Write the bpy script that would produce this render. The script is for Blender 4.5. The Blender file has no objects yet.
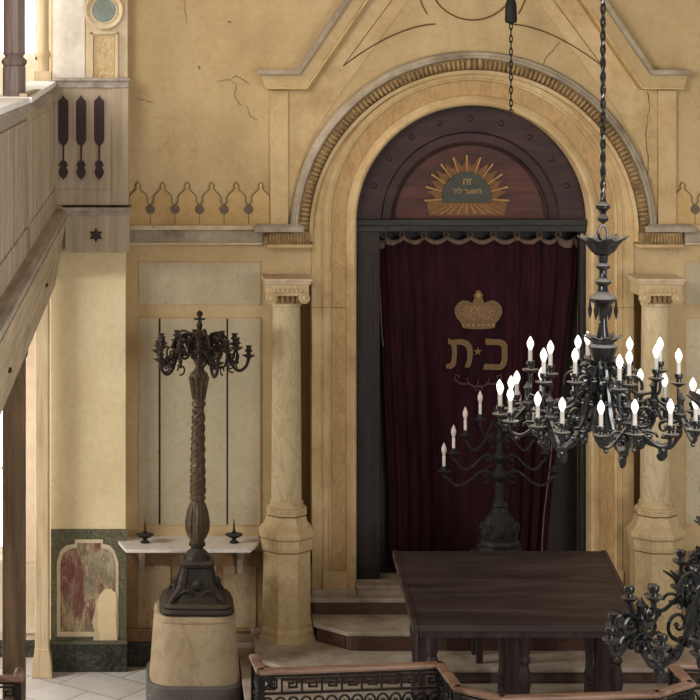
import bpy, bmesh, math, random
from math import sin, cos, pi, radians as R
random.seed(7)
COL = bpy.context.scene.collection
EYE = 5.1      # eye height over the hall floor
F = 1920.0     # focal length in pixels of a 700 px frame
D = 16.0       # camera to back wall

def X(px, Z=D): return (px - 153.0) * Z / F
def H(py, Z=D): return EYE - (py - 53.0) * Z / F
def Y(Z): return Z - D

# ------------------------------------------------------------------ materials
def lin(c):
    return tuple(((v/255)/12.92 if v/255 <= .04045 else ((v/255+.055)/1.055)**2.4) for v in c) + (1.0,)

class NT:
    def __init__(s, name):
        s.m = bpy.data.materials.new(name); s.m.use_nodes = True
        s.t = s.m.node_tree; s.b = s.t.nodes['Principled BSDF']
        s.tc = s.n('ShaderNodeTexCoord'); s.co = s.tc.outputs['Object']
    def n(s, k, **kw):
        o = s.t.nodes.new(k)
        for a, v in kw.items(): setattr(o, a, v)
        return o
    def l(s, a, b): s.t.links.new(a, b)
    def noise(s, scale, detail=6, rough=.6, sx=1, sy=1, sz=1, dist=0):
        mp = s.n('ShaderNodeMapping'); mp.inputs['Scale'].default_value = (sx, sy, sz); s.l(s.co, mp.inputs['Vector'])
        o = s.n('ShaderNodeTexNoise'); o.inputs['Scale'].default_value = scale; o.inputs['Detail'].default_value = detail
        o.inputs['Roughness'].default_value = rough; o.inputs['Distortion'].default_value = dist
        s.l(mp.outputs[0], o.inputs['Vector']); return o.outputs['Fac']
    def ramp(s, fac, stops, interp='LINEAR'):
        o = s.n('ShaderNodeValToRGB'); o.color_ramp.interpolation = interp
        e = o.color_ramp.elements
        while len(e) < len(stops): e.new(.5)
        for k, (p, c) in enumerate(stops): e[k].position = p; e[k].color = c
        s.l(fac, o.inputs['Fac']); return o.outputs['Color']
    def mix(s, fac, a, b, mode='MIX'):
        o = s.n('ShaderNodeMix', data_type='RGBA', blend_type=mode)
        if isinstance(fac, (int, float)): o.inputs[0].default_value = fac
        else: s.l(fac, o.inputs[0])
        for v, i in ((a, 6), (b, 7)):
            if isinstance(v, tuple): o.inputs[i].default_value = v
            else: s.l(v, o.inputs[i])
        return o.outputs[2]
    def bump(s, h, strength=.3, dist=.01):
        o = s.n('ShaderNodeBump'); o.inputs['Strength'].default_value = strength; o.inputs['Distance'].default_value = dist
        s.l(h, o.inputs['Height']); s.l(o.outputs[0], s.b.inputs['Normal'])
    def done(s, col, rough=.8, metal=0, spec=.3):
        if isinstance(col, tuple): s.b.inputs['Base Color'].default_value = col
        else: s.l(col, s.b.inputs['Base Color'])
        s.b.inputs['Roughness'].default_value = rough; s.b.inputs['Metallic'].default_value = metal
        s.b.inputs['Specular IOR Level'].default_value = spec
        return s.m

W1 = (1, 1, 1, 1); K0 = (0, 0, 0, 1)
def plaster(name, base, dark, light, cracks=True, scale=.9, amt=.55, bump=.15, grime=(120, 100, 75)):
    s = NT(name)
    a = s.noise(scale, 8, .65)
    c = s.ramp(a, [(.3, lin(dark)), (.5, lin(base)), (.72, lin(light))])
    f = s.noise(22, 5, .6)
    c = s.mix(.28, c, s.ramp(f, [(.3, (.68, .66, .62, 1)), (.62, W1)]), 'MULTIPLY')
    c = s.mix(.22, c, s.ramp(s.noise(5, 6, .7, 1, 1, .22), [(.34, (.66, .62, .56, 1)), (.56, W1)]), 'MULTIPLY')
    sp = s.noise(60, 2, .5)
    spm = s.ramp(sp, [(.70, K0), (.76, W1)])
    c = s.mix(spm, c, lin(grime))
    if cracks:
        mp = s.n('ShaderNodeMapping'); s.l(s.co, mp.inputs['Vector'])
        nz = s.n('ShaderNodeTexNoise'); nz.inputs['Scale'].default_value = 2.5; nz.inputs['Detail'].default_value = 6
        s.l(s.co, nz.inputs['Vector'])
        ad = s.n('ShaderNodeVectorMath', operation='MULTIPLY_ADD'); s.l(nz.outputs['Color'], ad.inputs[0])
        ad.inputs[1].default_value = (.5, .5, .5); s.l(mp.outputs[0], ad.inputs[2])
        v = s.n('ShaderNodeTexVoronoi', feature='DISTANCE_TO_EDGE'); v.inputs['Scale'].default_value = .9
        s.l(ad.outputs[0], v.inputs['Vector'])
        ck = s.ramp(v.outputs['Distance'], [(.0, W1), (.006, K0)])
        gate = s.ramp(s.noise(.8, 2, .5, dist=.5), [(.52, K0), (.62, W1)])
        ckm = s.mix(1, ck, gate, 'MULTIPLY')
        c = s.mix(s.mix(1, ckm, (.22, .22, .22, 1), 'MULTIPLY'), c, lin((95, 78, 58)))
    s.bump(f, bump, .004)
    return s.done(c, .9, 0, .15)

def marble(name, base, vein, light, scale=3, sz=.5, rough=.6, vs=.45, veincol=None):
    s = NT(name)
    a = s.noise(scale, 10, .7, 1, 1, sz, 1.2)
    c = s.ramp(a, [(.28, lin(vein)), (.45, lin(base)), (.6, lin(base)), (.75, lin(light))])
    vn = s.ramp(s.noise(scale*1.6, 5, .6, 1, 1, sz, 2.2), [(.455, K0), (.495, W1), (.535, K0)])
    c = s.mix(s.mix(1, vn, (vs, vs, vs, 1), 'MULTIPLY'), c, lin(veincol or vein))
    d = s.noise(scale*.5, 4, .6)
    c = s.mix(.5, c, s.ramp(d, [(.3, (.75, .72, .68, 1)), (.65, W1)]), 'MULTIPLY')
    s.bump(s.noise(30), .12, .004)
    return s.done(c, rough, 0, .25)

def wood(name, base, dark, light, scale=4, sx=1, sy=1, sz=.08, rough=.6, bump=.15, spec=.3):
    s = NT(name)
    a = s.noise(scale*4, 6, .65, sx, sy, sz, .6)
    c = s.ramp(a, [(.3, lin(dark)), (.5, lin(base)), (.72, lin(light))])
    c = s.mix(.4, c, s.ramp(s.noise(2.2, 5, .6), [(.3, (.65, .65, .65, 1)), (.7, W1)]), 'MULTIPLY')
    s.bump(a, bump, .004)
    return s.done(c, rough, 0, spec)

def iron(name, base, dust_glint, rough=.42, metal=.6, dustlo=.55, dusthi=.75, dust_glint_up=.6, coat=0):
    s = NT(name)
    a = s.noise(14, 6, .65)
    c = s.ramp(a, [(.3, lin(base)), (dustlo, lin(base)), (dusthi, lin(dust_glint))])
    # dusty faces that look up; on blackiron a highlight painted into the colour
    g = s.n('ShaderNodeNewGeometry'); sx = s.n('ShaderNodeSeparateXYZ'); s.l(g.outputs['Normal'], sx.inputs[0])
    up = s.ramp(sx.outputs['Z'], [(.45, K0), (.95, W1)])
    dm = s.mix(1, up, (dust_glint_up, dust_glint_up, dust_glint_up, 1), 'MULTIPLY')
    c = s.mix(dm, c, lin(dust_glint))
    mm = s.ramp(dm, [(0, (metal, metal, metal, 1)), (1, K0)]); s.l(mm, s.b.inputs['Metallic'])
    s.b.inputs['Coat Weight'].default_value = coat; s.b.inputs['Coat Roughness'].default_value = .11; s.b.inputs['Coat IOR'].default_value = 1.55
    s.bump(a, .3, .004)
    return s.done(c, rough, metal, .22)

def flat(name, col, rough=.7, metal=0, spec=.3, var=.25, scale=12):
    s = NT(name)
    a = s.noise(scale, 5, .6)
    k = 1 - var
    c = s.mix(1, lin(col), s.ramp(a, [(.3, (k, k, k, 1)), (.7, W1)]), 'MULTIPLY')
    s.bump(a, .1, .003)
    return s.done(c, rough, metal, spec)

def glow(name, col, strength):
    s = NT(name)
    a = s.noise(1.6, 2, .5)
    c = s.mix(.12, lin(col), s.ramp(a, [(.35, (.6, .75, .95, 1)), (.65, W1)]), 'MULTIPLY')
    s.l(c, s.b.inputs['Emission Color']); s.b.inputs['Emission Strength'].default_value = strength
    return s.done(lin(col), .3, 0, .3)

M = {}
M['wall'] = plaster('ochre_plaster', (196, 170, 126), (180, 154, 110), (206, 182, 140))
M['arch'] = plaster('gilded_stucco', (198, 170, 124), (172, 143, 100), (212, 188, 146), cracks=False, scale=2.6)
M['stone'] = plaster('pale_stucco', (204, 184, 150), (176, 152, 118), (218, 202, 172), cracks=False, scale=3)
M['pilaster'] = plaster('cream_plaster', (232, 212, 168), (218, 196, 150), (240, 222, 182), scale=.8)
M['white_plaster'] = plaster('white_plaster', (244, 238, 226), (220, 208, 188), (250, 246, 238), cracks=True, scale=1.6)
M['carved'] = plaster('carved_stucco', (138, 114, 78), (92, 74, 52), (170, 144, 102), cracks=False, scale=9, bump=.5)
M['egg'] = plaster('carved_egg_stucco', (158, 130, 88), (108, 86, 58), (184, 154, 108), cracks=False, scale=7, bump=.4)
M['graycap'] = plaster('dusty_stucco', (160, 146, 124), (126, 112, 94), (186, 172, 150), cracks=False, scale=4)
M['panelgray'] = plaster('grey_painted_board', (188, 174, 144), (178, 162, 132), (198, 184, 154), cracks=False, scale=1.3)
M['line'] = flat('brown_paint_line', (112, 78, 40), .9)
M['darkline'] = flat('dark_gap', (52, 44, 36), .9)
M['crest'] = plaster('cresting_plaster', (196, 164, 112), (178, 146, 98), (206, 176, 124), cracks=False, scale=2)
M['crestline'] = flat('crest_edge_line', (128, 106, 80), .9)
M['disc'] = flat('dark_disc', (112, 98, 80), .8)
M['column'] = marble('yellow_marbling', (204, 184, 144), (164, 138, 100), (220, 204, 168), 3, .35)
M['colbase'] = marble('ochre_marbling', (198, 174, 130), (160, 132, 92), (214, 194, 154), 4, .6)
M['dado'] = marble('tan_marbling', (180, 156, 120), (136, 104, 74), (198, 178, 144), 5, .6, .8)
M['dadorail'] = marble('brown_dado_frame', (160, 128, 92), (122, 84, 58), (180, 150, 112), 4, .5, .8)
M['greenbase'] = marble('dark_green_marbling', (54, 55, 49), (30, 32, 28), (92, 90, 74), 4, 1, .55, .4, (128, 124, 102))
M['greenframe'] = marble('green_dado_frame', (92, 90, 70), (62, 62, 50), (132, 124, 98), 8, 1, .8, .5, (156, 146, 116))
M['cove'] = flat('shadowed_plaster', (120, 108, 96), .95)
M['pedestal'] = marble('tan_pedestal_marbling', (178, 158, 126), (136, 112, 80), (198, 182, 152), 2.2, .7, .6, .3, (118, 98, 72))
M['pedbase'] = marble('grey_plinth_stone', (104, 98, 92), (70, 66, 62), (140, 134, 126), 5, 1, .7)
M['slab'] = marble('white_marble_slab', (224, 216, 204), (188, 174, 154), (238, 232, 222), 5, 1, .5)
M['bronze'] = iron('brown_bronze', (50, 44, 38), (104, 94, 80), .5, .35, .6, .8)
M['bronzeshaft'] = iron('worn_bronze', (84, 70, 54), (132, 116, 92), .5, .3)
M['blackiron'] = iron('black_bronze', (13, 13, 13), (214, 210, 202), .5, .1, .68, .92, .7, .8)  # near-white upward tint paints the highlights on the chandelier cups
M['dullbronze'] = iron('dull_bronze', (32, 30, 28), (72, 67, 60), .6, .35)
M['railiron'] = iron('cast_iron', (38, 35, 32), (128, 114, 98), .6, .3, .6, .85)
M['brass'] = flat('old_gold', (160, 122, 62), .5, .3)
M['table'] = wood('dark_table_wood', (62, 51, 48), (45, 37, 36), (84, 71, 66), 2.2, .12, 1, 1, .38, .2)
M['tableleg'] = wood('dark_leg_wood', (52, 40, 37), (33, 26, 25), (76, 60, 54), 4)
M['handrail'] = wood('handrail_wood', (146, 114, 94), (100, 72, 58), (178, 148, 126), 3, .2, 1, 1, .45)
M['gallery'] = wood('grey_gallery_wood', (172, 154, 130), (138, 122, 102), (196, 178, 152), 3, 1, 1, .06, .8)
M['gallery_h'] = wood('grey_gallery_ledge', (168, 154, 138), (134, 122, 110), (192, 178, 162), 3, 1, .08, 1, .8)
M['galpanel'] = wood('parapet_panel_wood', (178, 160, 134), (154, 138, 114), (194, 176, 150), 3, 1, 1, .06, .8)
M['cutout'] = flat('maroon_cutout', (72, 56, 56), .9)
M['fascia'] = wood('pale_beam_wood', (182, 162, 130), (150, 130, 102), (204, 186, 156), 3, 1, .08, 1, .8)
M['oldiron'] = iron('old_black_bronze', (14, 14, 14), (120, 114, 106), .5, .1, .68, .95, .3, .5)
M['post'] = wood('brown_post_wood', (112, 88, 64), (80, 62, 46), (138, 112, 84), 4)
M['palepost'] = wood('pale_post_wood', (206, 182, 142), (176, 150, 112), (222, 200, 164), 4)
M['galpost'] = wood('grey_post_wood', (108, 92, 84), (78, 66, 60), (136, 118, 108), 4)
M['arkwood'] = wood('dark_ark_wood', (44, 36, 32), (28, 24, 22), (60, 48, 42), 3)
M['lunette'] = wood('mahogany_lunette', (82, 46, 38), (58, 34, 29), (100, 60, 48), 2.5, .15, 1, 1)
M['lunettering'] = wood('dark_mahogany', (56, 36, 33), (40, 27, 25), (74, 50, 44), 2.5, .15, 1, 1)
M['lintel'] = wood('black_green_wood', (46, 44, 38), (30, 30, 27), (66, 62, 54), 3, .1, 1, 1)
M['plaque'] = flat('green_grey_plaque', (70, 72, 64), .7)
M['gilt'] = plaster('gilt_moulding', (204, 174, 118), (176, 142, 90), (218, 190, 138), cracks=False, scale=4)
M['gold'] = flat('gilded_ray', (150, 106, 50), .5, .3, .4, .35, 20)
M['goldray'] = flat('bright_gilded_ray', (164, 120, 62), .5, .3, .4, .4, 20)
M['goldfield'] = flat('dull_gilding', (122, 82, 42), .6, .25, .4, .45, 25)
M['letter'] = flat('gold_letter', (168, 134, 82), .6, .15)
M['velvet'] = wood('wine_velvet', (46, 21, 27), (31, 15, 20), (58, 26, 32), 3, 1, 1, .15, .95, .1, .1)
M['lining'] = flat('tan_lining', (112, 90, 74), .9)
M['embroidery'] = flat('tan_embroidery', (122, 96, 66), .8, 0, .2, .35, 60)
M['thread'] = flat('pale_embroidery', (142, 106, 74), .7, .1, .3, .6, 90)
M['scrollthread'] = flat('dull_embroidery', (84, 54, 50), .9)
M['step'] = plaster('dusty_step_stone', (178, 165, 148), (136, 123, 107), (200, 189, 173), cracks=False, scale=3, bump=.4)
M['riser'] = marble('dark_riser_stone', (96, 78, 64), (62, 48, 40), (126, 108, 90), 5, 1, .8)
M['riserpanel'] = marble('red_brown_riser_panel', (88, 60, 50), (56, 38, 34), (112, 86, 72), 6, 1, .8)
M['sleeve'] = flat('white_candle_sleeve', (214, 208, 196), .5)
M['bulb'] = glow('white_bulb_glass', (255, 250, 240), 1.5)
M['dimbulb'] = flat('unlit_bulb_glass', (206, 186, 178), .25, 0, .5, .1)
M['window'] = glow('bright_window_glass', (244, 248, 255), 2.4)
M['windowwood'] = flat('white_window_wood', (226, 220, 208), .6)
M['aislewall'] = plaster('aisle_plaster', (232, 212, 188), (210, 184, 160), (242, 230, 210), cracks=False)
M['aisledado'] = plaster('aisle_dado', (214, 200, 176), (190, 168, 146), (230, 220, 200), cracks=False)
M['blackweight'] = flat('black_weight', (30, 29, 30), .6)
M['inlay'] = marble('brown_ochre_inlay', (186, 152, 102), (142, 102, 62), (206, 178, 130), 5, .35, .6, .5)
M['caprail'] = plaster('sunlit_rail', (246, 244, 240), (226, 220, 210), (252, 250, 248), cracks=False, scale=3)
M['medallion'] = marble('green_marble', (128, 138, 126), (70, 86, 78), (190, 196, 184), 14, 1, .4, .6)
M['siena'] = marble('siena_marble', (204, 182, 134), (166, 116, 60), (222, 208, 172), 8, .7, .4, .7)

def painting_mat():
    s = NT('peeling_painted_panel')
    red = s.ramp(s.noise(9, 8, .7, 1, 1, .3), [(.36, lin((98, 66, 60))), (.5, lin((130, 88, 78))), (.62, lin((176, 150, 124)))])
    gry = s.ramp(s.noise(11, 9, .75, 1, 1, .4), [(.32, lin((84, 82, 68))), (.48, lin((136, 124, 98))), (.62, lin((186, 170, 136))), (.75, lin((120, 112, 94)))])
    m = s.ramp(s.noise(4.2, 7, .7, 1.3, 1, .35, .5), [(.45, W1), (.52, K0)])
    c = s.mix(m, gry, red)
    fl = s.ramp(s.noise(20, 6, .75, 1, 1, .45), [(.60, K0), (.65, W1)])
    c = s.mix(fl, c, lin((200, 186, 158)))
    s.bump(s.noise(20, 6), .4, .006)
    return s.done(c, .9, 0, .1)
M['painting'] = painting_mat()

def floor_mat():
    s = NT('worn_flagstones')
    mp = s.n('ShaderNodeMapping'); mp.inputs['Rotation'].default_value = (0, 0, R(38)); s.l(s.co, mp.inputs['Vector'])
    b = s.n('ShaderNodeTexBrick'); b.inputs['Scale'].default_value = 1.0; b.offset = .5
    b.inputs['Brick Width'].default_value = .62; b.inputs['Row Height'].default_value = .42
    b.inputs['Mortar Size'].default_value = .008
    b.inputs['Color1'].default_value = lin((216, 210, 202)); b.inputs['Color2'].default_value = lin((202, 195, 186)); b.inputs['Mortar'].default_value = lin((160, 152, 142))
    s.l(mp.outputs[0], b.inputs['Vector'])
    c = s.mix(.55, b.outputs['Color'], s.ramp(s.noise(3.2, 8, .7), [(.3, (.58, .55, .52, 1)), (.62, W1)]), 'MULTIPLY')
    s.bump(s.noise(14, 6), .2, .005)
    return s.done(c, .6, 0, .35)
M['floor'] = floor_mat()

# ------------------------------------------------------------------ mesh helper
class MB:
    def __init__(s): s.v = []; s.f = []
    def add(s, v, f):
        o = len(s.v); s.v += [tuple(p) for p in v]; s.f += [tuple(i + o for i in q) for q in f]; return s
    def box(s, x0, x1, y0, y1, z0, z1):
        v = [(x, y, z) for z in (z0, z1) for y in (y0, y1) for x in (x0, x1)]
        return s.add(v, [(0, 2, 3, 1), (4, 5, 7, 6), (0, 1, 5, 4), (2, 6, 7, 3), (0, 4, 6, 2), (1, 3, 7, 5)])
    def prism(s, pts, a0, a1, plane='xz'):
        """outline in a plane, extruded along the third axis from a0 to a1"""
        n = len(pts)
        def mk(p, a):
            return {'xz': (p[0], a, p[1]), 'xy': (p[0], p[1], a), 'yz': (a, p[0], p[1])}[plane]
        v = [mk(p, a0) for p in pts] + [mk(p, a1) for p in pts]
        return s.add(v, [tuple(range(n)), tuple(range(2*n-1, n-1, -1))] + [(i, n+i, n+(i+1) % n, (i+1) % n) for i in range(n)])
    def lathe(s, prof, c=(0, 0), n=16, a0=0.0, sx=1.0, sy=1.0):
        v = []; f = []
        for r, z in prof:
            for k in range(n):
                a = a0 + 2*pi*k/n; v.append((c[0] + r*cos(a)*sx, c[1] + r*sin(a)*sy, z))
        for j in range(len(prof)-1):
            for k in range(n):
                f.append((j*n+k, j*n+(k+1) % n, (j+1)*n+(k+1) % n, (j+1)*n+k))
        f.append(tuple(range(n-1, -1, -1))); b = (len(prof)-1)*n; f.append(tuple(range(b, b+n)))
        return s.add(v, f)
    def tube(s, path, r, n=6, closed=False, sq=1.0):
        P = [tuple(map(float, p)) for p in path]; m = len(P)
        rr = r if isinstance(r, (list, tuple)) else [r]*m
        v = []; f = []
        up0 = None
        for i in range(m):
            a = P[i-1] if (i > 0 or closed) else P[i]; b = P[(i+1) % m] if (i < m-1 or closed) else P[i]
            t = [b[k]-a[k] for k in range(3)]; L = math.sqrt(sum(q*q for q in t)) or 1; t = [q/L for q in t]
            if up0 is None:
                up0 = (0, 0, 1) if abs(t[2]) < .9 else (0, 1, 0)
            d = sum(up0[k]*t[k] for k in range(3)); u = [up0[k]-d*t[k] for k in range(3)]
            L = math.sqrt(sum(q*q for q in u)) or 1; u = [q/L for q in u]; up0 = u
            w = (t[1]*u[2]-t[2]*u[1], t[2]*u[0]-t[0]*u[2], t[0]*u[1]-t[1]*u[0])
            for k in range(n):
                an = 2*pi*k/n
                v.append(tuple(P[i][q] + rr[i]*(cos(an)*u[q] + sq*sin(an)*w[q]) for q in range(3)))
        for i in range(m if closed else m-1):
            j = (i+1) % m
            for k in range(n): f.append((i*n+k, i*n+(k+1) % n, j*n+(k+1) % n, j*n+k))
        if not closed:
            f.append(tuple(range(n-1, -1, -1))); f.append(tuple(range((m-1)*n, m*n)))
        return s.add(v, f)
    def ball(s, c, r, n=10, m=7, sx=1, sy=1, sz=1):
        prof = []
        v = []; f = []
        for j in range(m+1):
            t = pi*j/m
            for k in range(n):
                a = 2*pi*k/n
                v.append((c[0]+r*sx*sin(t)*cos(a), c[1]+r*sy*sin(t)*sin(a), c[2]-r*sz*cos(t)))
        for j in range(m):
            for k in range(n): f.append((j*n+k, j*n+(k+1) % n, (j+1)*n+(k+1) % n, (j+1)*n+k))
        return s.add(v, f)
    def arch(s, prof, cx, cz, zb=None, n=64, y0=0.0, zend=None):
        """profile of (radius, projection) swept along jamb, half circle, jamb"""
        st = []
        if zb is not None: st.append(('L', zb))
        for k in range(n+1): st.append(('A', pi - pi*k/n))
        if zb is not None: st.append(('R', zb))
        v = []; f = []; q = len(prof)
        for kind, a in st:
            for r, p in prof:
                if kind == 'L': v.append((cx-r, y0-p, a))
                elif kind == 'R': v.append((cx+r, y0-p, a))
                else: v.append((cx+r*cos(a), y0-p, cz+r*sin(a)))
        for i in range(len(st)-1):
            for j in range(q): f.append((i*q+j, i*q+(j+1) % q, (i+1)*q+(j+1) % q, (i+1)*q+j))
        f.append(tuple(range(q))); e = (len(st)-1)*q; f.append(tuple(range(e+q-1, e-1, -1)))
        return s.add(v, f)
    def move(s, dx=0, dy=0, dz=0, rz=0, k=1.0):
        c_, s_ = cos(rz), sin(rz)
        s.v = [((x*c_-y*s_)*k+dx, (x*s_+y*c_)*k+dy, z*k+dz) for x, y, z in s.v]; return s
    def build(s, name, mat, parent=None, smooth=True, bevel=0, ang=38):
        me = bpy.data.meshes.new(name)
        o = bpy.data.objects.new(name, me); COL.objects.link(o)
        off = wl(parent) if parent else (0, 0, 0)
        me.from_pydata([(x-off[0], y-off[1], z-off[2]) for x, y, z in s.v], [], s.f); me.validate()
        bm = bmesh.new(); bm.from_mesh(me); bmesh.ops.recalc_face_normals(bm, faces=bm.faces); bm.to_mesh(me); bm.free()
        if smooth:
            me.polygons.foreach_set('use_smooth', [True]*len(me.polygons)); me.set_sharp_from_angle(angle=R(ang))
        me.materials.append(M[mat])
        if parent: o.parent = parent
        if bevel:
            b = o.modifiers.new('edge', 'BEVEL'); b.width = bevel; b.segments = 2; b.limit_method = 'ANGLE'
        return o

def wl(o):
    p = [0, 0, 0]
    while o:
        p = [p[k]+o.location[k] for k in range(3)]; o = o.parent
    return p
def tag(o, label=None, cat=None, group=None, kind=None):
    if label: o['label'] = label
    if cat: o['category'] = cat
    if group: o['group'] = group
    if kind: o['kind'] = kind
    return o
def thing(name, loc, label, cat, group=None, kind=None):
    o = bpy.data.objects.new(name, None); COL.objects.link(o); o.location = loc; o.empty_display_size = .1
    return tag(o, label, cat, group, kind)
def struct(o, label, cat): return tag(o, label, cat, None, 'structure')
def copy_tree(o, parent=None):
    c = o.copy(); COL.objects.link(c)
    if parent: c.parent = parent
    for ch in list(o.children): copy_tree(ch, c)
    return c
def arcpts(cx, cz, r, a0, a1, n):
    return [(cx+r*cos(a0+(a1-a0)*k/n), cz+r*sin(a0+(a1-a0)*k/n)) for k in range(n+1)]
def text_mesh(body, size, name, mat, parent, loc, depth=.004, width=None, xs=1.0):
    cu = bpy.data.curves.new(name, 'FONT'); cu.body = body; cu.size = size; cu.align_x = 'CENTER'; cu.extrude = depth
    cu.offset = size*.012
    t = bpy.data.objects.new('tmp', cu); COL.objects.link(t); bpy.context.view_layer.update()
    me = bpy.data.meshes.new_from_object(t.evaluated_get(bpy.context.evaluated_depsgraph_get()))
    bpy.data.objects.remove(t)
    k = MB(); k.v = [(v.co.x*xs+loc[0], loc[1]-v.co.z, v.co.y+loc[2]) for v in me.vertices]; k.f = [tuple(p.vertices) for p in me.polygons]
    return k.build(name, mat, parent, smooth=False)

# ------------------------------------------------------------------ constants of the back wall (plane y = 0)
AX = X(472.5); SPR = H(222); Q = 1/120.0
ZT = 8.4
# ================================================================== SETTING
def floor_ceiling():
    f = MB().box(-5, 9, -11, .6, -.3, 0).build('floor', 'floor', None, False); struct(f, 'worn pale flagstone floor of the hall', 'floor')
    c = MB().box(-5, 9, -8, .6, ZT, ZT+.2).build('ceiling', 'wall', None, False); struct(c, 'plain plaster ceiling above the hall', 'ceiling')
floor_ceiling()

def back_wall():
    w = MB(); xl, xr = X(116), X(1000)
    ztop = H(285); zbot = H(566)
    for a, b in ((xl, X(288)), (X(312), X(356)), (X(589), X(631)), (X(657), xr)): w.box(a, b, 0, .5, 0, SPR)
    for a, b in ((X(288), X(312)), (X(631), X(657))):
        w.box(a, b, 0, .5, 0, zbot); w.box(a, b, 0, .5, ztop, SPR); w.box(a, b, .42, .5, zbot, ztop)
    r = 117*Q
    pts = [(xl, SPR)] + [(AX+r*cos(pi-pi*k/48), SPR+r*sin(pi-pi*k/48)) for k in range(49)] + [(xr, SPR), (xr, ZT), (xl, ZT)]
    w.prism(pts, 0, .5)
    o = w.build('wall_back', 'wall', None, False); struct(o, 'cracked ochre plaster wall around the arch', 'wall')
    cr = MB()
    def crack(pts, r_=.0035):
        q = []
        for a, b in zip(pts, pts[1:]):
            for k in range(6): t = k/6; q.append((a[0]+(b[0]-a[0])*t+random.uniform(-.9, .9), a[1]+(b[1]-a[1])*t+random.uniform(-.7, .7)))
        q.append(pts[-1]); cr.tube([(X(u), -.0125 if abs(u-472) < 190 and v_ > 90 else -.001, H(v_)) for u, v_ in q], [r_*random.uniform(.5, 1.2) for _ in q], 5)
    crack([(218, 82), (228, 80), (236, 76), (243, 80), (250, 84)]); crack([(240, 105), (234, 96), (236, 84), (228, 80)]); crack([(138, 99), (147, 101), (154, 103)]); crack([(186, 24), (186, 14), (184, 0)])
    crack([(258, 120), (250, 116), (247, 106)]); crack([(647, 90), (649, 110), (645, 135), (648, 160), (646, 190)], .005)
    crack([(200, 70), (199, 66)], .006); crack([(228, 22), (231, 22)], .006)
    crack([(560, 42), (548, 56), (542, 66), (540, 72)], .004)
    cr.build('crack', 'crestline', o)
    # recess behind the ark
    MB().box(X(345), X(600), .44, .5, .3, H(95)).build('wall_recess', 'arkwood', None, False)
    struct(bpy.data.objects['wall_recess'], 'dark back of the niche behind the curtain', 'wall')
    # pilaster / wall slice under the gallery
    a, b = X(50, 15.85), X(126, 15.85)
    p = MB().box(a, b, -.15, .5, 0, ZT-.001).build('wall_left', 'pilaster', None, False, .006); struct(p, 'smooth cream pilaster wall below the star box', 'wall')
    return p
pil = back_wall()

def wall_boards(px0, label, mirror=False):
    """painted timber boarding with dark joints; px0.. in wall pixels"""
    def mx(p): return 945-p if mirror else p
    def bx(m, p0, p1, q0, q1, d0, d1):
        a, b = sorted((X(mx(p0)), X(mx(p1)))); m.box(a, b, -d1, -d0, H(q1), H(q0))
    root = MB(); bx(root, 139, 260, 262, 305, -.01, .006)
    o = root.build('trim_1', 'panelgray', None, False, .002); struct(o, label, 'wall panel')
    m = MB(); bx(m, 139, 158.6, 318, 525, -.01, .006); bx(m, 160.6, 226.4, 318, 525, -.01, .006); bx(m, 228.2, 260, 318, 525, -.01, .006)
    m.build('board', 'panelgray', o, False)
    m = MB()
    bx(m, 158.6, 160.6, 318, 525, -.01, .002); bx(m, 226.4, 228.2, 318, 525, -.01, .002)
    m.build('joint', 'darkline', o, False)
    m = MB()
    for q0, q1 in ((262, 305), (318, 525)):
        for e in (q0, q1): bx(m, 138.4, 260.6, e-.4, e+.4, 0, .009)
        for e in (139, 260): bx(m, e-.4, e+.4, q0, q1, 0, .009)
    m.build('border_line', 'crest', o, False)
wall_boards(139, 'grey painted wall boards behind the tall floor candelabrum')
wall_boards(139, 'grey painted wall boards beyond the column beside the lit chandelier', True)

def cornices():
    for side in (0, 1):
        def mx(p): return 945-p if side else p
        def bx(m, p0, p1, q0, q1, d):
            a, b = sorted((X(mx(p0)), X(mx(p1)))); m.box(a, b, -d, 0, H(q1), H(q0))
        e = 128 if not side else -60
        m = MB(); bx(m, e, 262, 229, 242, .05)
        o = m.build('trim_2', 'graycap', None, False, .004); struct(o, ('dusty wall ledge running from the arch to the gallery' if not side else 'dusty wall ledge on the far side of the arch'), 'ledge')
        m = MB(); bx(m, e, 262, 224.5, 229, .09); bx(m, e, 262, 242, 244, .06); m.build('top_fillet', 'stone', o, False, .003)
        m = MB(); bx(m, 253, 303, 225, 231, .13); bx(m, 256, 300, 223.5, 225, .11); m.build('cornice_cap', 'graycap', o, False, .006)
        m = MB(); bx(m, 268, 309, 232, 243, .12); m.build('frieze', 'carved', o, False)
        m = MB()
        for k in range(13):
            p = 269.5 + k*3.0; x = X(mx(p)); m.ball((x, -.12, H(237.5)), .010, 8, 5, 1, 1.4, 3.8)
        m.build('leaf_carving', 'egg', o)
        m = MB(); bx(m, 266, 311, 243, 246, .14); m.build('lower_fillet', 'arch', o, False, .003)
cornices()

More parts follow.
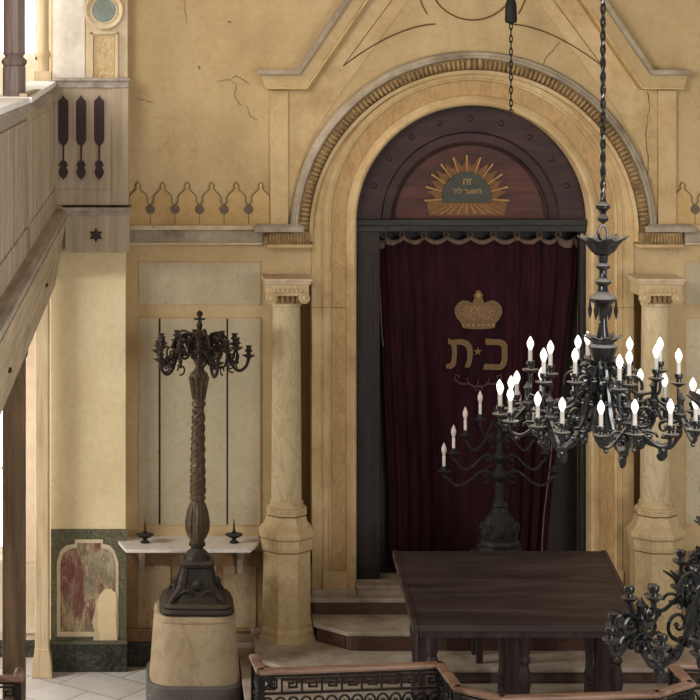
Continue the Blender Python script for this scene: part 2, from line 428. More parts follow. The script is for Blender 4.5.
def arch_surround():
    def P(l): return [(r*Q, p) for r, p in l]
    jz = H(592)
    prof = P([(116.2, -.14), (116.2, .02), (117.5, .050), (119.5, .060), (122, .055), (124, .04), (126, .030), (127, .012), (141, .012), (142, .030), (143.5, .036), (144.5, .026), (149, .026), (149.8, .014), (151, .014), (151.8, .026), (160.5, .026), (160.5, -.05)])
    o = MB().arch(prof, AX, SPR, jz).build('trim_3', 'arch', None, True, 0, 30); struct(o, 'moulded ochre arch and jambs framing the dark ark', 'arch')
    MB().arch(P([(160.5, -.02), (160.5, .07), (164, .08), (164, -.02)]), AX, SPR-.1, H(241)).build('inner_fillet', 'arch', o)
    MB().arch(P([(164, -.02), (164, .05), (169, .09), (175, .07), (175, -.02)]), AX, SPR-.1, H(241)).build('carved_band', 'carved', o)
    m = MB()
    for k in range(116):
        a = pi*(k+.5)/116; r = 169.7*Q
        c = (AX+r*cos(a), -.088, SPR-.1+r*sin(a))
        b = MB().ball((0, 0, 0), .014, 8, 5, 3.0, 1.5, .95)
        b.v = [(c[0]+x*cos(a)-z*sin(a), c[1]+y, c[2]+x*sin(a)+z*cos(a)) for x, y, z in b.v]; m.add(b.v, b.f)
    m.build('egg_moulding', 'egg', o)
    MB().arch(P([(175, -.02), (175, .085), (176.5, .10), (178, .10), (179, .085), (181.5, .08), (183, .06), (183.5, -.02)]), AX, SPR-.1, None).build('outer_fillet', 'graycap', o)
    # keystone leaf
    m = MB()
    for dx in (-.045, 0, .045): m.ball((AX+dx, -.1, SPR-.1+170*Q), .03, 10, 6, .8, 1, 1.6)
    m.build('keystone_leaf', 'egg', o)
    MB().arch(P([(127.2, 0), (127.2, .016), (140.8, .016), (140.8, 0)]), AX, SPR, H(570)).build('marbled_inlay', 'inlay', o, True, 0, 30)
    m = MB()
    for s_ in (-1, 1):
        a, b = sorted((AX+s_*126*Q, AX+s_*150*Q)); m.box(a, b, -.045, 0, H(588), H(570))
    m.build('jamb_block', 'arch', o, False, .004)
    m = MB()
    for s_ in (-1, 1):
        a, b = sorted((AX+s_*117.5*Q, AX+s_*160.6*Q)); m.box(a, b, -.0272, 0, H(307.6), H(307.0))
    m.build('joint_line', 'crestline', o, False)
    # crumbling feet of the jambs
    m = MB()
    for s_ in (-1, 1):
        a, b = sorted((AX+s_*116*Q, AX+s_*161.5*Q)); m.box(a, b, -.06, .1, H(600), H(588))
    m.build('jamb_foot', 'step', o, False, .01)
arch_surround()

def pediment():
    o = None
    for side in (0, 1):
        def mx(p): return 945-p if side else p
        def pr(pts, d0, d1): return MB().prism([(X(mx(a)), H(b)) for a, b in pts], -d1, -d0)
        s_ = 70/47.0
        yt = -190
        def at(x0, y0): return (x0 + (y0-yt)/s_, yt)
        lab = 'raking stucco gable moulding on the ' + ('side over the lit chandelier' if side else 'side nearer the gallery')
        a = pr([(258, 69.5), (296, 69.5), at(296, 69.5), at(300.5, 74.5), (298, 74.5), (258, 74.5)], 0, .16)
        o = a.build('trim_4', 'graycap', None, False, .004); struct(o, lab, 'gable moulding')
        pr([(261, 74.5), (298, 74.5), at(299.5, 74), at(311, 84), (305, 87), (264, 87)], 0, .11).build('gable_band', 'wall', o, False, .003)
        pr([(264, 87), (305, 87), at(311, 84), at(313, 85), (306, 89), (265, 89)], 0, .125).build('gilt_fillet', 'gilt', o, False, .003)
        pr([(270, 90), (288, 90), (288, 224), (270, 224)], 0, .045).build('pilaster_strip', 'arch', o, False, .004)
        pr([(288, 90), (306, 90), at(314.5, 86), at(346, 108), (330, 108), (305, 150), (288, 222)], 0, .012).build('flat_field', 'arch', o, False)
    # painted brown lines inside the gable
    m = MB()
    def curve(pts, r_=.0055): m.tube([(X(a), -.014, H(b)) for a, b in pts], r_, 6)
    for s_ in (0, 1):
        q = (lambda p: 945-p) if s_ else (lambda p: p)
        curve([(q(343+ (392-343)*t), 66-66*t*1.0) for t in (0, .25, .5, .75, 1, 1.6)], .003)
        curve([(q(343 + 92*t), 66 - 42*(1-(1-t)**1.7)) for t in [k/12 for k in range(13)]])
        curve([(q(418+9*(t**2)), -14+28*t) for t in [k/8 for k in range(9)]])
    m.tube([(AX+44*Q*cos(2*pi*k/48), -.014, H(-23)+43*Q*sin(2*pi*k/48)) for k in range(48)], .0065, 6, True)
    t = m.build('trim_5', 'line', None); struct(t, 'thin brown painted lines and circle inside the gable', 'painted line')
pediment()

def cresting():
    for side in (0, 1):
        m = MB(); lines = MB(); discs = MB()
        x0 = 126.0 if side == 0 else 669.6
        n = 6 if side == 0 else 8; pitch = 24.5
        top = []
        for k in range(n):
            c = x0 + 12.2 + pitch*k
            sh = [(-12.2, 206), (-11.4, 204.5), (-9.4, 202.5), (-8.8, 200.5), (-9.2, 198), (-8.4, 195.5), (-6.4, 193), (-3.6, 190.8), (-1.9, 188.6), (-1.7, 187.3), (-2.4, 186), (-1.8, 184), (0, 181.8), (1.8, 184), (2.4, 186), (1.7, 187.3), (1.9, 188.6), (3.6, 190.8), (6.4, 193), (8.4, 195.5), (9.2, 198), (8.8, 200.5), (9.4, 202.5), (11.4, 204.5), (12.2, 206)]
            if side == 0 and k == n-1: sh = sh[:22]
            top += [(c+a, b) for a, b in sh]
        xe = top[-1][0]
        pts = [(X(a), H(b)) for a, b in top] + [(X(xe), H(224.5)), (X(top[0][0]), H(224.5))]
        m.prism(pts, -.022, 0)
        o = m.build('trim_6', 'crest', None, False)
        struct(o, 'row of pointed ogee cresting on the wall ledge ' + ('beside the gallery' if side == 0 else 'beyond the arch'), 'cresting')
        lines.tube([(X(a), -.022, H(b)) for a, b in top], .0048, 5); lines.build('outline', 'crestline', o)
        for k in range(n):
            c = x0 + pitch*(k+1)
            if side == 0 and k == n-1: continue
            d = MB(); v = [(X(c)+.037*cos(2*pi*j/16), H(209)+.037*sin(2*pi*j/16)) for j in range(16)]
            d.prism(v, -.04, -.01); d.build('disc', 'disc', o, False, .004)
            lines = MB().box(X(c)-.003, X(c)+.003, -.026, 0, H(224), H(214)); lines.build('joint_line', 'crestline', o, False)
cresting()

def dado():
    # recessed wall dado behind the pedestal
    for side in (0, 1):
        def mx(p): return 945-p if side else p
        def bx(m, p0, p1, q0, q1, d):
            a, b = sorted((X(mx(p0)), X(mx(p1)))); m.box(a, b, -d, 0, H(q1), H(q0))
        e = 127 if side == 0 else 40
        m = MB(); bx(m, e, 264, 551, 642, .02); o = m.build('trim_7', 'dadorail', None, False)
        struct(o, 'brown marbled dado below ' + ('the marble shelf' if side == 0 else 'the wall boards past the arch'), 'dado')
        m = MB()
        for a, b in ((138, 171), (178, 216), (223, 256)): bx(m, a, b, 565, 627, .028)
        m.build('marbled_panel', 'dado', o, False, .004)
        m = MB(); bx(m, e, 264, 627.5, 630, .04); bx(m, e, 264, 552, 555, .035); m.build('moulding', 'dadorail', o, False, .003)
        m = MB(); bx(m, e, 264, 641, 665, .04); o = m.build('baseboard_back', 'greenbase', None, False, .004); struct(o, 'dark green marbled skirting ' + ('behind the pedestal' if side == 0 else 'past the arch'), 'skirting')
    # painted dado on the pilaster (plane y=-.15)
    Zp = 15.85
    def px(p): return X(p, Zp)
    def pz(q): return H(q, Zp)
    m = MB().box(px(51), px(126.6), -.162, -.15, pz(640), pz(529)); o = m.build('trim_8', 'greenframe', None, False); struct(o, 'peeling painted dado panel in a dark green border', 'painted dado')
    out = [(57, 636), (57, 562), (60, 551), (66, 545), (75, 543.5), (75, 539), (103, 539), (103, 543.5), (110, 545), (115, 551), (118.5, 562), (118.5, 636)]
    MB().prism([(px(a), pz(b)) for a, b in out], -.166, -.15).build('cream_border', 'stone', o, False)
    inn = [(60.5, 631), (60.5, 563), (63, 554), (68, 549), (77, 547), (77, 542.5), (101, 542.5), (101, 547), (108, 549), (112.5, 554), (115, 563), (115, 631)]
    MB().prism([(px(a), pz(b)) for a, b in inn], -.170, -.15).build('peeling_paint', 'painting', o, False)
    yel = [(99, 640), (100, 634), (97.5, 626), (98.5, 614), (97, 604), (100, 594), (105, 588.5), (111, 588), (116, 593), (117, 606), (116, 622), (117.5, 640)]
    MB().prism([(px(a), pz(b)) for a, b in yel], -.173, -.15).build('bare_plaster_patch', 'pilaster', o, False)
    edge = [(93, 640), (95, 632), (92, 622), (95, 610), (96, 600), (99, 594), (98, 604), (99.5, 614), (98.5, 626), (101, 634), (100, 640)]
    MB().prism([(px(a), pz(b)) for a, b in edge], -.1715, -.15).build('flaked_edge', 'stone', o, False)
    m = MB().box(px(48.5), px(127.5), -.185, -.14, 0, pz(643)); o = m.build('baseboard_left', 'greenbase', None, False, .004); struct(o, 'dark green marbled skirting under the peeling painted dado', 'skirting')
    MB().box(px(48.5), px(127.5), -.195, -.14, pz(643), pz(639.5)).build('skirting_cap', 'greenframe', o, False, .003)
    # upper pilaster medallion above the gallery parapet
    m = MB()
    a, b = px(86), px(127.8)
    m.box(a, b, -.2, -.14, pz(90), ZT-.01); o = m.build('trim_9', 'stone', None, False, .004); struct(o, 'pale pilaster with a green marble medallion above the parapet', 'pilaster')
    cx, cz = px(104.5), pz(10.5)
    MB().lathe([(.165, -.02), (.165, .02), (.15, .035), (.135, .03), (.12, .012), (.105, .02), (.095, .012), (.09, .0)], n=36).build('medallion_ring', 'stone', o)
    r = o.children[-1]
    r.data.transform(__import__('mathutils').Matrix.Rotation(R(90), 4, 'X')); r.location = (cx, -.2, cz)
    g = MB().lathe([(.098, -.01), (.098, .014), (.0, .016)], n=32).build('medallion_stone', 'medallion', o); g.data.transform(__import__('mathutils').Matrix.Rotation(R(90), 4, 'X')); g.location = (cx, -.2, cz)
    MB().box(px(94.5), px(114.5), -.206, -.2, pz(80), pz(36)).build('marble_inlay', 'siena', o, False)
    m = MB()
    for p0, p1 in ((90.5, 93.5), (115.5, 118.5)): m.box(px(p0), px(p1), -.225, -.2, pz(82), pz(32))
    m.box(px(90.5), px(118.5), -.225, -.2, pz(34.5), pz(31.5))
    m.build('inlay_frame', 'stone', o, False, .004)
    m = MB().box(px(53), px(85), -.165, -.14, pz(90), ZT-.01); w = m.build('wall_upper', 'white_plaster', None, False); struct(w, 'chipped white plaster strip above the parapet', 'wall')
dado()

def left_aisle():
    # wall behind the gallery with two window openings
    Zw = 16.25; yw = Zw-D
    xw0, xw1 = -3.2, X(5, Zw); xw2 = X(37, Zw)
    xr = X(51, 15.85)
    w = MB()
    zs_lo0, zs_lo1 = H(560, Zw), 3.0
    zs_up0, zs_up1 = H(60, Zw), 7.6
    lo1 = X(4.5, Zw)
    w.box(-5, xw0, yw, yw+.4, 0, ZT)
    w.box(xw0, xr, yw, yw+.4, 0, zs_lo0); w.box(lo1, xr, yw, yw+.4, zs_lo0, zs_lo1)
    w.box(xw0, xr, yw, yw+.4, zs_lo1, zs_up0); w.box(xw2, xr, yw, yw+.4, zs_up0, ZT); w.box(xw0, xw2, yw, yw+.4, zs_up1, ZT)
    o = w.build('wall_aisle', 'aislewall', None, False); struct(o, 'pinkish plaster wall of the aisle behind the gallery posts', 'wall')
    for nm, a, b, z0, z1, lab in (('window_1', xw0, xw2, zs_up0, zs_up1, 'bright white window above the gallery'), ('window_2', xw0, lo1, zs_lo0, zs_lo1, 'bright white window below the gallery')):
        m = MB()
        m.box(a, b, yw+.20, yw+.26, z0, z0+.06); m.box(a, b, yw+.20, yw+.26, z1-.06, z1)
        k = 3 if nm == 'window_1' else 4
        for j in range(k+1):
            x = a+(b-a)*j/k; m.box(x-.03, x+.03, yw+.20, yw+.26, z0, z1)
        for j in (1, 2): z = z0+(z1-z0)*j/3; m.box(a, b, yw+.215, yw+.245, z-.018, z+.018)
        f = m.build(nm, 'windowwood', None, False, .003); struct(f, lab, 'window')
        MB().box(a, b, yw+.228, yw+.232, z0, z1).build('pane', 'window', f, False)
    m = MB().box(-5, X(38, 16.1), yw-.03, yw, .2, H(562, Zw)); o = m.build('trim_10', 'aisledado', None, False); struct(o, 'pale dado of the aisle wall behind the timber posts', 'dado')
    m = MB().box(-5, X(46, 16.1), yw-.05, yw, 0, H(640, Zw)); o = m.build('baseboard_aisle', 'greenbase', None, False); struct(o, 'dark skirting of the aisle wall behind the posts', 'skirting')
    m = MB().box(-5.2, -5, -11, .7, 0, ZT); o = m.build('wall_side', 'aislewall', None, False); struct(o, 'side wall of the aisle', 'wall')
left_aisle()

# ================================================================== GALLERY
def gallery():
    GX = -.80; ZJ = 12.2; y0, yj, y1 = Y(6.2), Y(ZJ), Y(15.62)
    root = thing('gallery', (GX, 0, 3.2), 'timber side gallery with boarded parapet resting on posts', 'gallery', None, 'structure')
    hi = EYE-.2275; lo = EYE-.285
    MB().box(-4.9, GX-.02, y0, .2, EYE-1.87, EYE-1.30).build('gallery_floor', 'gallery_h', root, False)
    # boards of the parapet
    MB().box(GX-.06, GX-.014, y0, yj, EYE-1.28, lo-.02).build('parapet_board', 'galpanel', root, False)
    MB().box(GX-.05, GX-.002, yj, y1, EYE-1.28, hi-.03).build('parapet_board', 'galpanel', root, False)
    m = MB()
    y = y0
    while y < yj-.06:
        m.box(GX-.03, GX+.002, y, y+.14, EYE-1.12, lo-.14); y += .21
    m.build('batten', 'gallery', root, False, .003)
    m = MB(); y = yj+.12
    while y < y1-.05:
        m.box(GX-.005, GX+.004, y, y+.10, EYE-1.12, lo-.16); y += .22
    m.build('batten', 'galpanel', root, False, .003)
    MB().box(GX-.03, GX+.012, yj-.03, yj+.03, EYE-1.27, lo-.01).build('joint_strip', 'gallery', root, False, .005)
    # capping rail
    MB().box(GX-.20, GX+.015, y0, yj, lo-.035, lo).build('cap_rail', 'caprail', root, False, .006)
    MB().box(GX-.03, GX+.008, y0, yj, lo-.12, lo-.035).build('rail_moulding', 'gallery_h', root, False, .008)
    v = [(GX-.20, yj, lo), (GX+.02, yj, lo), (GX+.02, y1+.3, hi), (GX-.20, y1+.3, hi+.0)]
    v = [(GX-.20, yj-.01, lo+.004), (GX+.03, yj-.01, lo+.004), (GX+.01, y1, hi-.003), (GX-.20, y1, hi)]
    v += [(a, b, c-.035) for a, b, c in v]
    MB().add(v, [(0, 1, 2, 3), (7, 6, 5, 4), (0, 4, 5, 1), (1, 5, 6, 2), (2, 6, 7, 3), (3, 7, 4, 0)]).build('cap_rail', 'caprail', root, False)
    MB().box(GX-.03, GX+.008, yj, y1, hi-.16, hi-.08).build('rail_moulding', 'gallery_h', root, False, .008)
    # base board and ledge
    MB().box(GX-.03, GX+.012, y0, y1, EYE-1.28, EYE-1.10).build('base_board', 'gallery', root, False, .004)
    sec = [(GX-.02, EYE-1.262), (-.735, EYE-1.272), (-.702, EYE-1.284), (-.706, EYE-1.33), (-.80, EYE-1.88), (-.95, EYE-1.88), (-.95, EYE-1.28)]
    n = len(sec); ya, yb = y0, Y(15.56)
    v = [(a, ya, b) for a, b in sec] + [(a, yb, b) for a, b in sec]
    MB().add(v, [tuple(range(n)), tuple(range(2*n-1, n-1, -1))] + [(i, n+i, n+(i+1) % n, (i+1) % n) for i in range(n)]).build('ledge_beam', 'gallery_h', root, False)
    v = [(-.700, ya, EYE-1.335), (-.794, ya, EYE-1.885), (-.83, ya, EYE-1.885), (-.74, ya, EYE-1.335)]; v += [(a, yb, c) for a, _, c in v]
    MB().add(v, [(0, 1, 2, 3), (7, 6, 5, 4), (0, 4, 5, 1), (1, 5, 6, 2), (2, 6, 7, 3), (3, 7, 4, 0)]).build('fascia_board', 'fascia', root, False)
    for yy, hh in ((Y(13.4), 1.62), (Y(10.05), 1.66)):
        fx = -.70-.094*(hh-1.335)/.55
        MB().ball((fx+.004, yy, EYE-hh), .018, 8, 5, .8, 2.6, .8).build('bolt', 'darkline', root)
    # cross parapet facing the nave, with three slots
    Zc = 15.6; yc = Zc-D
    def px(p): return X(p, Zc)
    def pz(q): return H(q, Zc)
    cp = thing('parapet_panel', (px(92), yc, pz(252)), 'grey wooden parapet end with three pointed maroon slots and star box', 'parapet', None, 'structure')
    MB().box(px(55), px(128.3), yc, -.12, pz(205), pz(86)).build('panel_board', 'galpanel', cp, False)
    MB().box(px(52), px(130), yc-.04, -.12, pz(81), pz(78)).build('cap_rail', 'gallery_h', cp, False, .005)
    MB().box(px(53), px(129), yc-.02, -.12, pz(88), pz(81)).build('rail_moulding', 'gallery_h', cp, False, .008)
    MB().box(px(112), px(128.5), yc-.012, -.12, pz(205), pz(88)).build('end_stile', 'galpanel', cp, False, .003)
    MB().box(px(54.5), px(112), yc-.010, -.12, pz(205), pz(190)).build('bottom_rail', 'galpanel', cp, False, .003)
    MB().box(px(54.5), px(57), yc-.012, -.12, pz(190), pz(88)).build('end_stile', 'galpanel', cp, False, .003)
    MB().box(px(62), px(131.5), yc-.06, -.12, pz(211), pz(207)).build('ledge', 'gallery_h', cp, False, .005)
    MB().box(px(64), px(130), yc-.035, -.12, pz(215), pz(211)).build('ledge_moulding', 'gallery_h', cp, False, .005)
    MB().box(px(65), px(129.5), yc-.015, -.12, pz(252.5), pz(215)).build('star_box', 'galpanel', cp, False, .004)
    for c in (63.4, 81.2, 99.2):
        h = [(0, 95), (2.2, 98.5), (4.2, 100), (5.2, 102), (5.2, 139), (4.2, 142.5), (1.0, 146), (.9, 160), (3, 161.5), (4.6, 165), (3, 167.5), (5, 171), (3.6, 176), (0, 180)]
        sh = h + [(-a, b) for a, b in reversed(h[1:-1])]
        big = [(a*1.32 + (0.9 if a > 0 else -.9 if a < 0 else 0), 137+(b-137)*1.05) for a, b in sh]
        MB().prism([(px(c+a), pz(b)) for a, b in big], yc-.007, yc+.01).build('slot_border', 'gallery', cp, False)
        MB().prism([(px(c+a), pz(b)) for a, b in sh], yc-.0095, yc+.01).build('pointed_slot', 'cutout', cp, False)
    sx, sz = px(96), pz(235)
    st = []
    for k in range(12):
        r_ = .062 if k % 2 == 0 else .034; a = pi/2+pi*k/6; st.append((sx+r_*cos(a), sz+r_*sin(a)))
    MB().prism(st, yc-.021, yc).build('six_pointed_star', 'cutout', cp, False)
gallery()

def posts():
    # near brown post below, and its upper half above the rail
    Zp = 12.45; x = -.90; y = Y(Zp)
    o = thing('gallery_post', (x, y, 0), 'thick brown timber post holding up the gallery, next to the iron railing end', 'post', 'timber posts under the gallery')
    MB().box(x-.072, x+.072, y-.072, y+.072, 0, 3.225).build('shaft', 'post', o, False, .014)
    MB().box(x-.085, x+.085, y-.085, y+.085, 3.13, 3.225).build('cap', 'post', o, False, .008)
    zb = EYE-.285
    o = thing('gallery_column', (x, y, zb), 'grey turned wooden column standing on the gallery rail', 'column', 'wooden columns above the gallery rail')
    MB().lathe([(.078, zb), (.078, zb+.19), (.072, zb+.20), (.078, zb+.205)], (x, y), 8, pi/8).build('base', 'galpost', o, True, 0, 20)
    MB().lathe([(.066, zb+.2), (.08, zb+.215), (.084, zb+.235), (.07, zb+.25), (.058, zb+.262), (.066, zb+.275), (.075, zb+.285)], (x, y), 18).build('turned_ring', 'galpost', o)
    MB().lathe([(.075, zb+.28), (.072, zb+2.6), (.075, zb+3.2)], (x, y), 8, pi/8).build('shaft', 'galpost', o, True, 0, 20)
    Zq = 15.72; y = Y(Zq); x = X(42.3, Zq)
    o = thing('gallery_post', (x, y, 0), 'slim pale timber post against the wall, reaching the floor beside the dado', 'post', 'timber posts under the gallery')
    MB().box(x-.058, x+.058, y-.055, y+.055, .03, 3.225).build('shaft', 'palepost', o, False, .012)
    MB().prism([(x-.085, 0), (x+.085, 0), (x+.075, .14), (x+.058, .24), (x-.058, .24), (x-.075, .14)], y-.07, y+.07).build('foot', 'palepost', o, False, .006)
    x = X(43.2, Zq); zb = EYE-1.3; zt = H(82, Zq)
    o = thing('gallery_column', (x, y, zb), 'pale slim wooden column behind the gallery rail near the chipped white wall', 'column', 'wooden columns above the gallery rail')
    MB().box(x-.072, x+.072, y-.06, y+.06, zb, H(71, Zq)).build('base', 'palepost', o, False, .006)
    MB().lathe([(.05, H(71, Zq)), (.05, H(58, Zq)), (.062, H(56, Zq)), (.062, H(53.5, Zq)), (.05, H(51, Zq)), (.046, H(49, Zq)), (.044, 7.9)], (x, y), 12).build('shaft', 'palepost', o)
posts()

# ================================================================== COLUMNS BESIDE THE ARCH
def column(pc, label):
    Zc = 15.72; y = Y(Zc); x = X(pc, Zc)
    Zf = Zc-.2
    o = thing('column', (x, y, H(645, Zf)), label, 'column', 'columns flanking the arch')
    z = lambda q: H(q, Zf)
    ra = pi/8
    base0 = .32
    # octagonal pedestal
    MB().lathe([(.262, base0), (.262, z(640)), (.246, z(639)), (.25, z(634)), (.23, z(629.5)), (.236, z(628)), (.236, z(626)), (.22, z(625.5))], (x, y), 8, ra, .93, .93).build('plinth', 'colbase', o, False)
    MB().lathe([(.220, z(627)), (.220, z(554))], (x, y), 8, ra, .93, .93).build('pedestal', 'colbase', o, False)
    MB().lathe([(.215, z(554)), (.232, z(553.5)), (.238, z(550)), (.238, z(541.5)), (.25, z(541)), (.258, z(539)), (.258, z(536.5)), (.238, z(533)), (.205, z(529)), (.185, z(522)), (.18, z(519)), (.187, z(518)), (.187, z(514.5)), (.17, z(513))], (x, y), 8, ra, .93, .93).build('base', 'colbase', o, False)
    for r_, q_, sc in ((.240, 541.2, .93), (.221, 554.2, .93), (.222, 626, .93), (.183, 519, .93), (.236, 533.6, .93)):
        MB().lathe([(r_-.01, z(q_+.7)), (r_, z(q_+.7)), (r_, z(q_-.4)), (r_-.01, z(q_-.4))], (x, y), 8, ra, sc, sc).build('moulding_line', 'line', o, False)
    MB().lathe([(.14, z(517)), (.16, z(516)), (.168, z(513.5)), (.155, z(511.5)), (.138, z(511)), (.134, z(509)), (.138, z(507)), (.126, z(505))], (x, y), 28).build('ring', 'colbase', o)
    MB().lathe([(.124, z(508)), (.120, z(420)), (.112, z(312)), (.112, z(309)), (.122, z(308)), (.122, z(305)), (.112, z(304)), (.112, z(300))], (x, y), 28).build('shaft', 'column', o)
    k = MB().box(x-.20, x+.20, y-.19, y+.16, z(282), z(279)).box(x-.185, x+.185, y-.175, y+.15, z(285), z(282))
    cap = MB().box(x-.172, x+.172, y-.165, y+.14, z(297), z(285))
    c = cap.build('capital', 'colbase', o, False, .008)
    k.build('abacus', 'stone', c, False, .004)
    m = MB()
    for s_ in (-1, 1):
        m.lathe([(.046, -.02), (.046, .03), (.036, .036), (.03, .03), (.018, .04), (0, .042)], n=14)
        q = m.v[-14*6:]; del m.v[-14*6:]
        m.v += [(x+s_*.132+a, y-.165-c_+.0, z(298.5)+b) for a, b, c_ in q]
    for j in range(7): m.ball((x+(j-3)*.036, y-.168, z(291.5)), .014, 8, 5, .9, .9, 1.5)
    m.build('volute', 'colbase', c)
    m = MB()
    for j in range(5): m.ball((x+(j-2)*.042, y-.12, z(301)), .028, 8, 5, .8, 1, 1.4)
    m.build('leaf', 'egg', c)
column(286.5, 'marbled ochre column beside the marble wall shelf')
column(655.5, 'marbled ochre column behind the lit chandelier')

# ================================================================== ARK
def ark():
    root = thing('ark_doorway', (AX, .2, .78), 'dark wooden ark front with arched lunette, lintel and door posts', 'ark')
    y0 = .10
    # posts
    m = MB()
    m.box(X(356.2), X(381.5), y0, y0+.10, H(582, 16.1), SPR); 
    p = m.build('door_post', 'arkwood', root, False, .008)
    m = MB(); 
    for q0, q1 in ((256, 360), (372, 470), (482, 572)):
        m.box(X(359), X(360.2), y0-.008, y0, H(q1), H(q0)); m.box(X(376), X(377.2), y0-.008, y0, H(q1), H(q0)); m.box(X(359), X(377.2), y0-.008, y0, H(q1)-.004, H(q1)+.004); m.box(X(359), X(377.2), y0-.008, y0, H(q0)-.004, H(q0)+.004)
    m.build('panel_moulding', 'lintel', p, False)
    p = MB().box(X(583), X(588.8), y0, y0+.10, H(582, 16.1), SPR).build('door_post', 'arkwood', root, False, .008)
    m = MB().box(X(584.5), X(585.5), y0-.008, y0, H(572), H(256)); m.build('panel_moulding', 'lintel', p, False)
    MB().box(X(356.2), X(588.8), y0-.03, y0+.10, H(232.5), H(226)).build('lintel', 'lintel', root, False, .006)
    MB().box(X(356.2), X(588.8), y0-.06, y0+.10, H(226), H(220)).build('lintel_cornice', 'lintel', root, False, .006)
    for k in range(9):
        x = X(388+22*k); MB().box(x-.012, x+.012, y0-.034, y0-.02, H(231), H(228)).build('lintel_stud', 'arkwood', root, False, .003)
    # lunette
    lz = SPR
    def half(r, n=48): return [(AX+r*Q*cos(pi*k/n), lz+r*Q*sin(pi*k/n)) for k in range(n+1)]
    lu = MB().prism(half(116.2), y0+.06, y0+.11).build('lunette', 'lunette', root, False)
    prof = [(76, -(y0+.07)), (76, -(y0+.03)), (78, -(y0+.012)), (80, -(y0+.03)), (88, -(y0+.035)), (90, -(y0+.005)), (116, -(y0+.005)), (116, -(y0+.07))]
    MB().arch([(r*Q, p_) for r, p_ in prof], AX, lz, None).build('arched_band', 'lunettering', lu)
    for k in range(9):
        a = R(20+17.5*k); r = 103*Q; c = (AX+r*cos(a), lz+r*sin(a))
        MB().ball((c[0], y0+.004, c[1]), .026, 12, 6, 1, .5, 1).build('stud', 'lunettering', lu)
    # sunburst
    cx, cz = X(469.5), H(199)
    yb = y0+.058
    pts = []
    n = 28
    lower = H(217)
    spikes = []
    for k in range(0, 49):
        a = R(-8 + 196*k/48)
        rr = (32 if k % 4 == 2 else 35 if k % 2 else 42) * Q
        if k % 4 == 0: rr = 42*Q
        spikes.append((cx+rr*cos(a)*.98, cz+rr*sin(a)))
    spikes += [(cx-38*Q, lower), (cx+38*Q, lower)]
    sb = MB().prism(spikes, yb-.012, yb+.01).build('sunburst', 'goldfield', lu, False)
    m = MB()
    for k in range(11):
        a = R(-22 + 22.4*k); a = R(-4+18.8*k)
        r0, r1 = 25*Q, 43*Q
        w0, w1 = .004, .0085
        ex, ez = cos(a), sin(a)
        v = [(cx+r0*ex-w0*ez, cz+r0*ez+w0*ex), (cx+r0*ex+w0*ez, cz+r0*ez-w0*ex), (cx+r1*ex+w1*ez, cz+r1*ez-w1*ex), (cx+r1*ex-w1*ez, cz+r1*ez+w1*ex)]
        m.prism(v, yb-.022, yb)
    for k in range(9):
        x0_, x1_ = -14+3.5*k, -36+9*k
        v = [(cx+x0_*Q-.004, H(205)), (cx+x0_*Q+.004, H(205)), (cx+x1_*Q+.007, H(215.5)), (cx+x1_*Q-.007, H(215.5))]
        m.prism(v, yb-.018, yb)
    m.build('ray', 'goldray', sb, False)
    pl = arcpts(cx, H(197.5), 24.5*Q, 0, pi, 24) + [(cx-24.5*Q, H(203.5)), (cx+24.5*Q, H(203.5))]
    MB().prism(pl, yb-.03, yb).build('plaque', 'plaque', sb, False, .003)
    text_mesh('הז', .080, 'lettering', 'letter', sb, (cx, yb-.032, H(185.6)))
    text_mesh("'הל רעשה", .060, 'lettering', 'letter', sb, (cx, yb-.032, H(194.6)), xs=1.0)
ark()

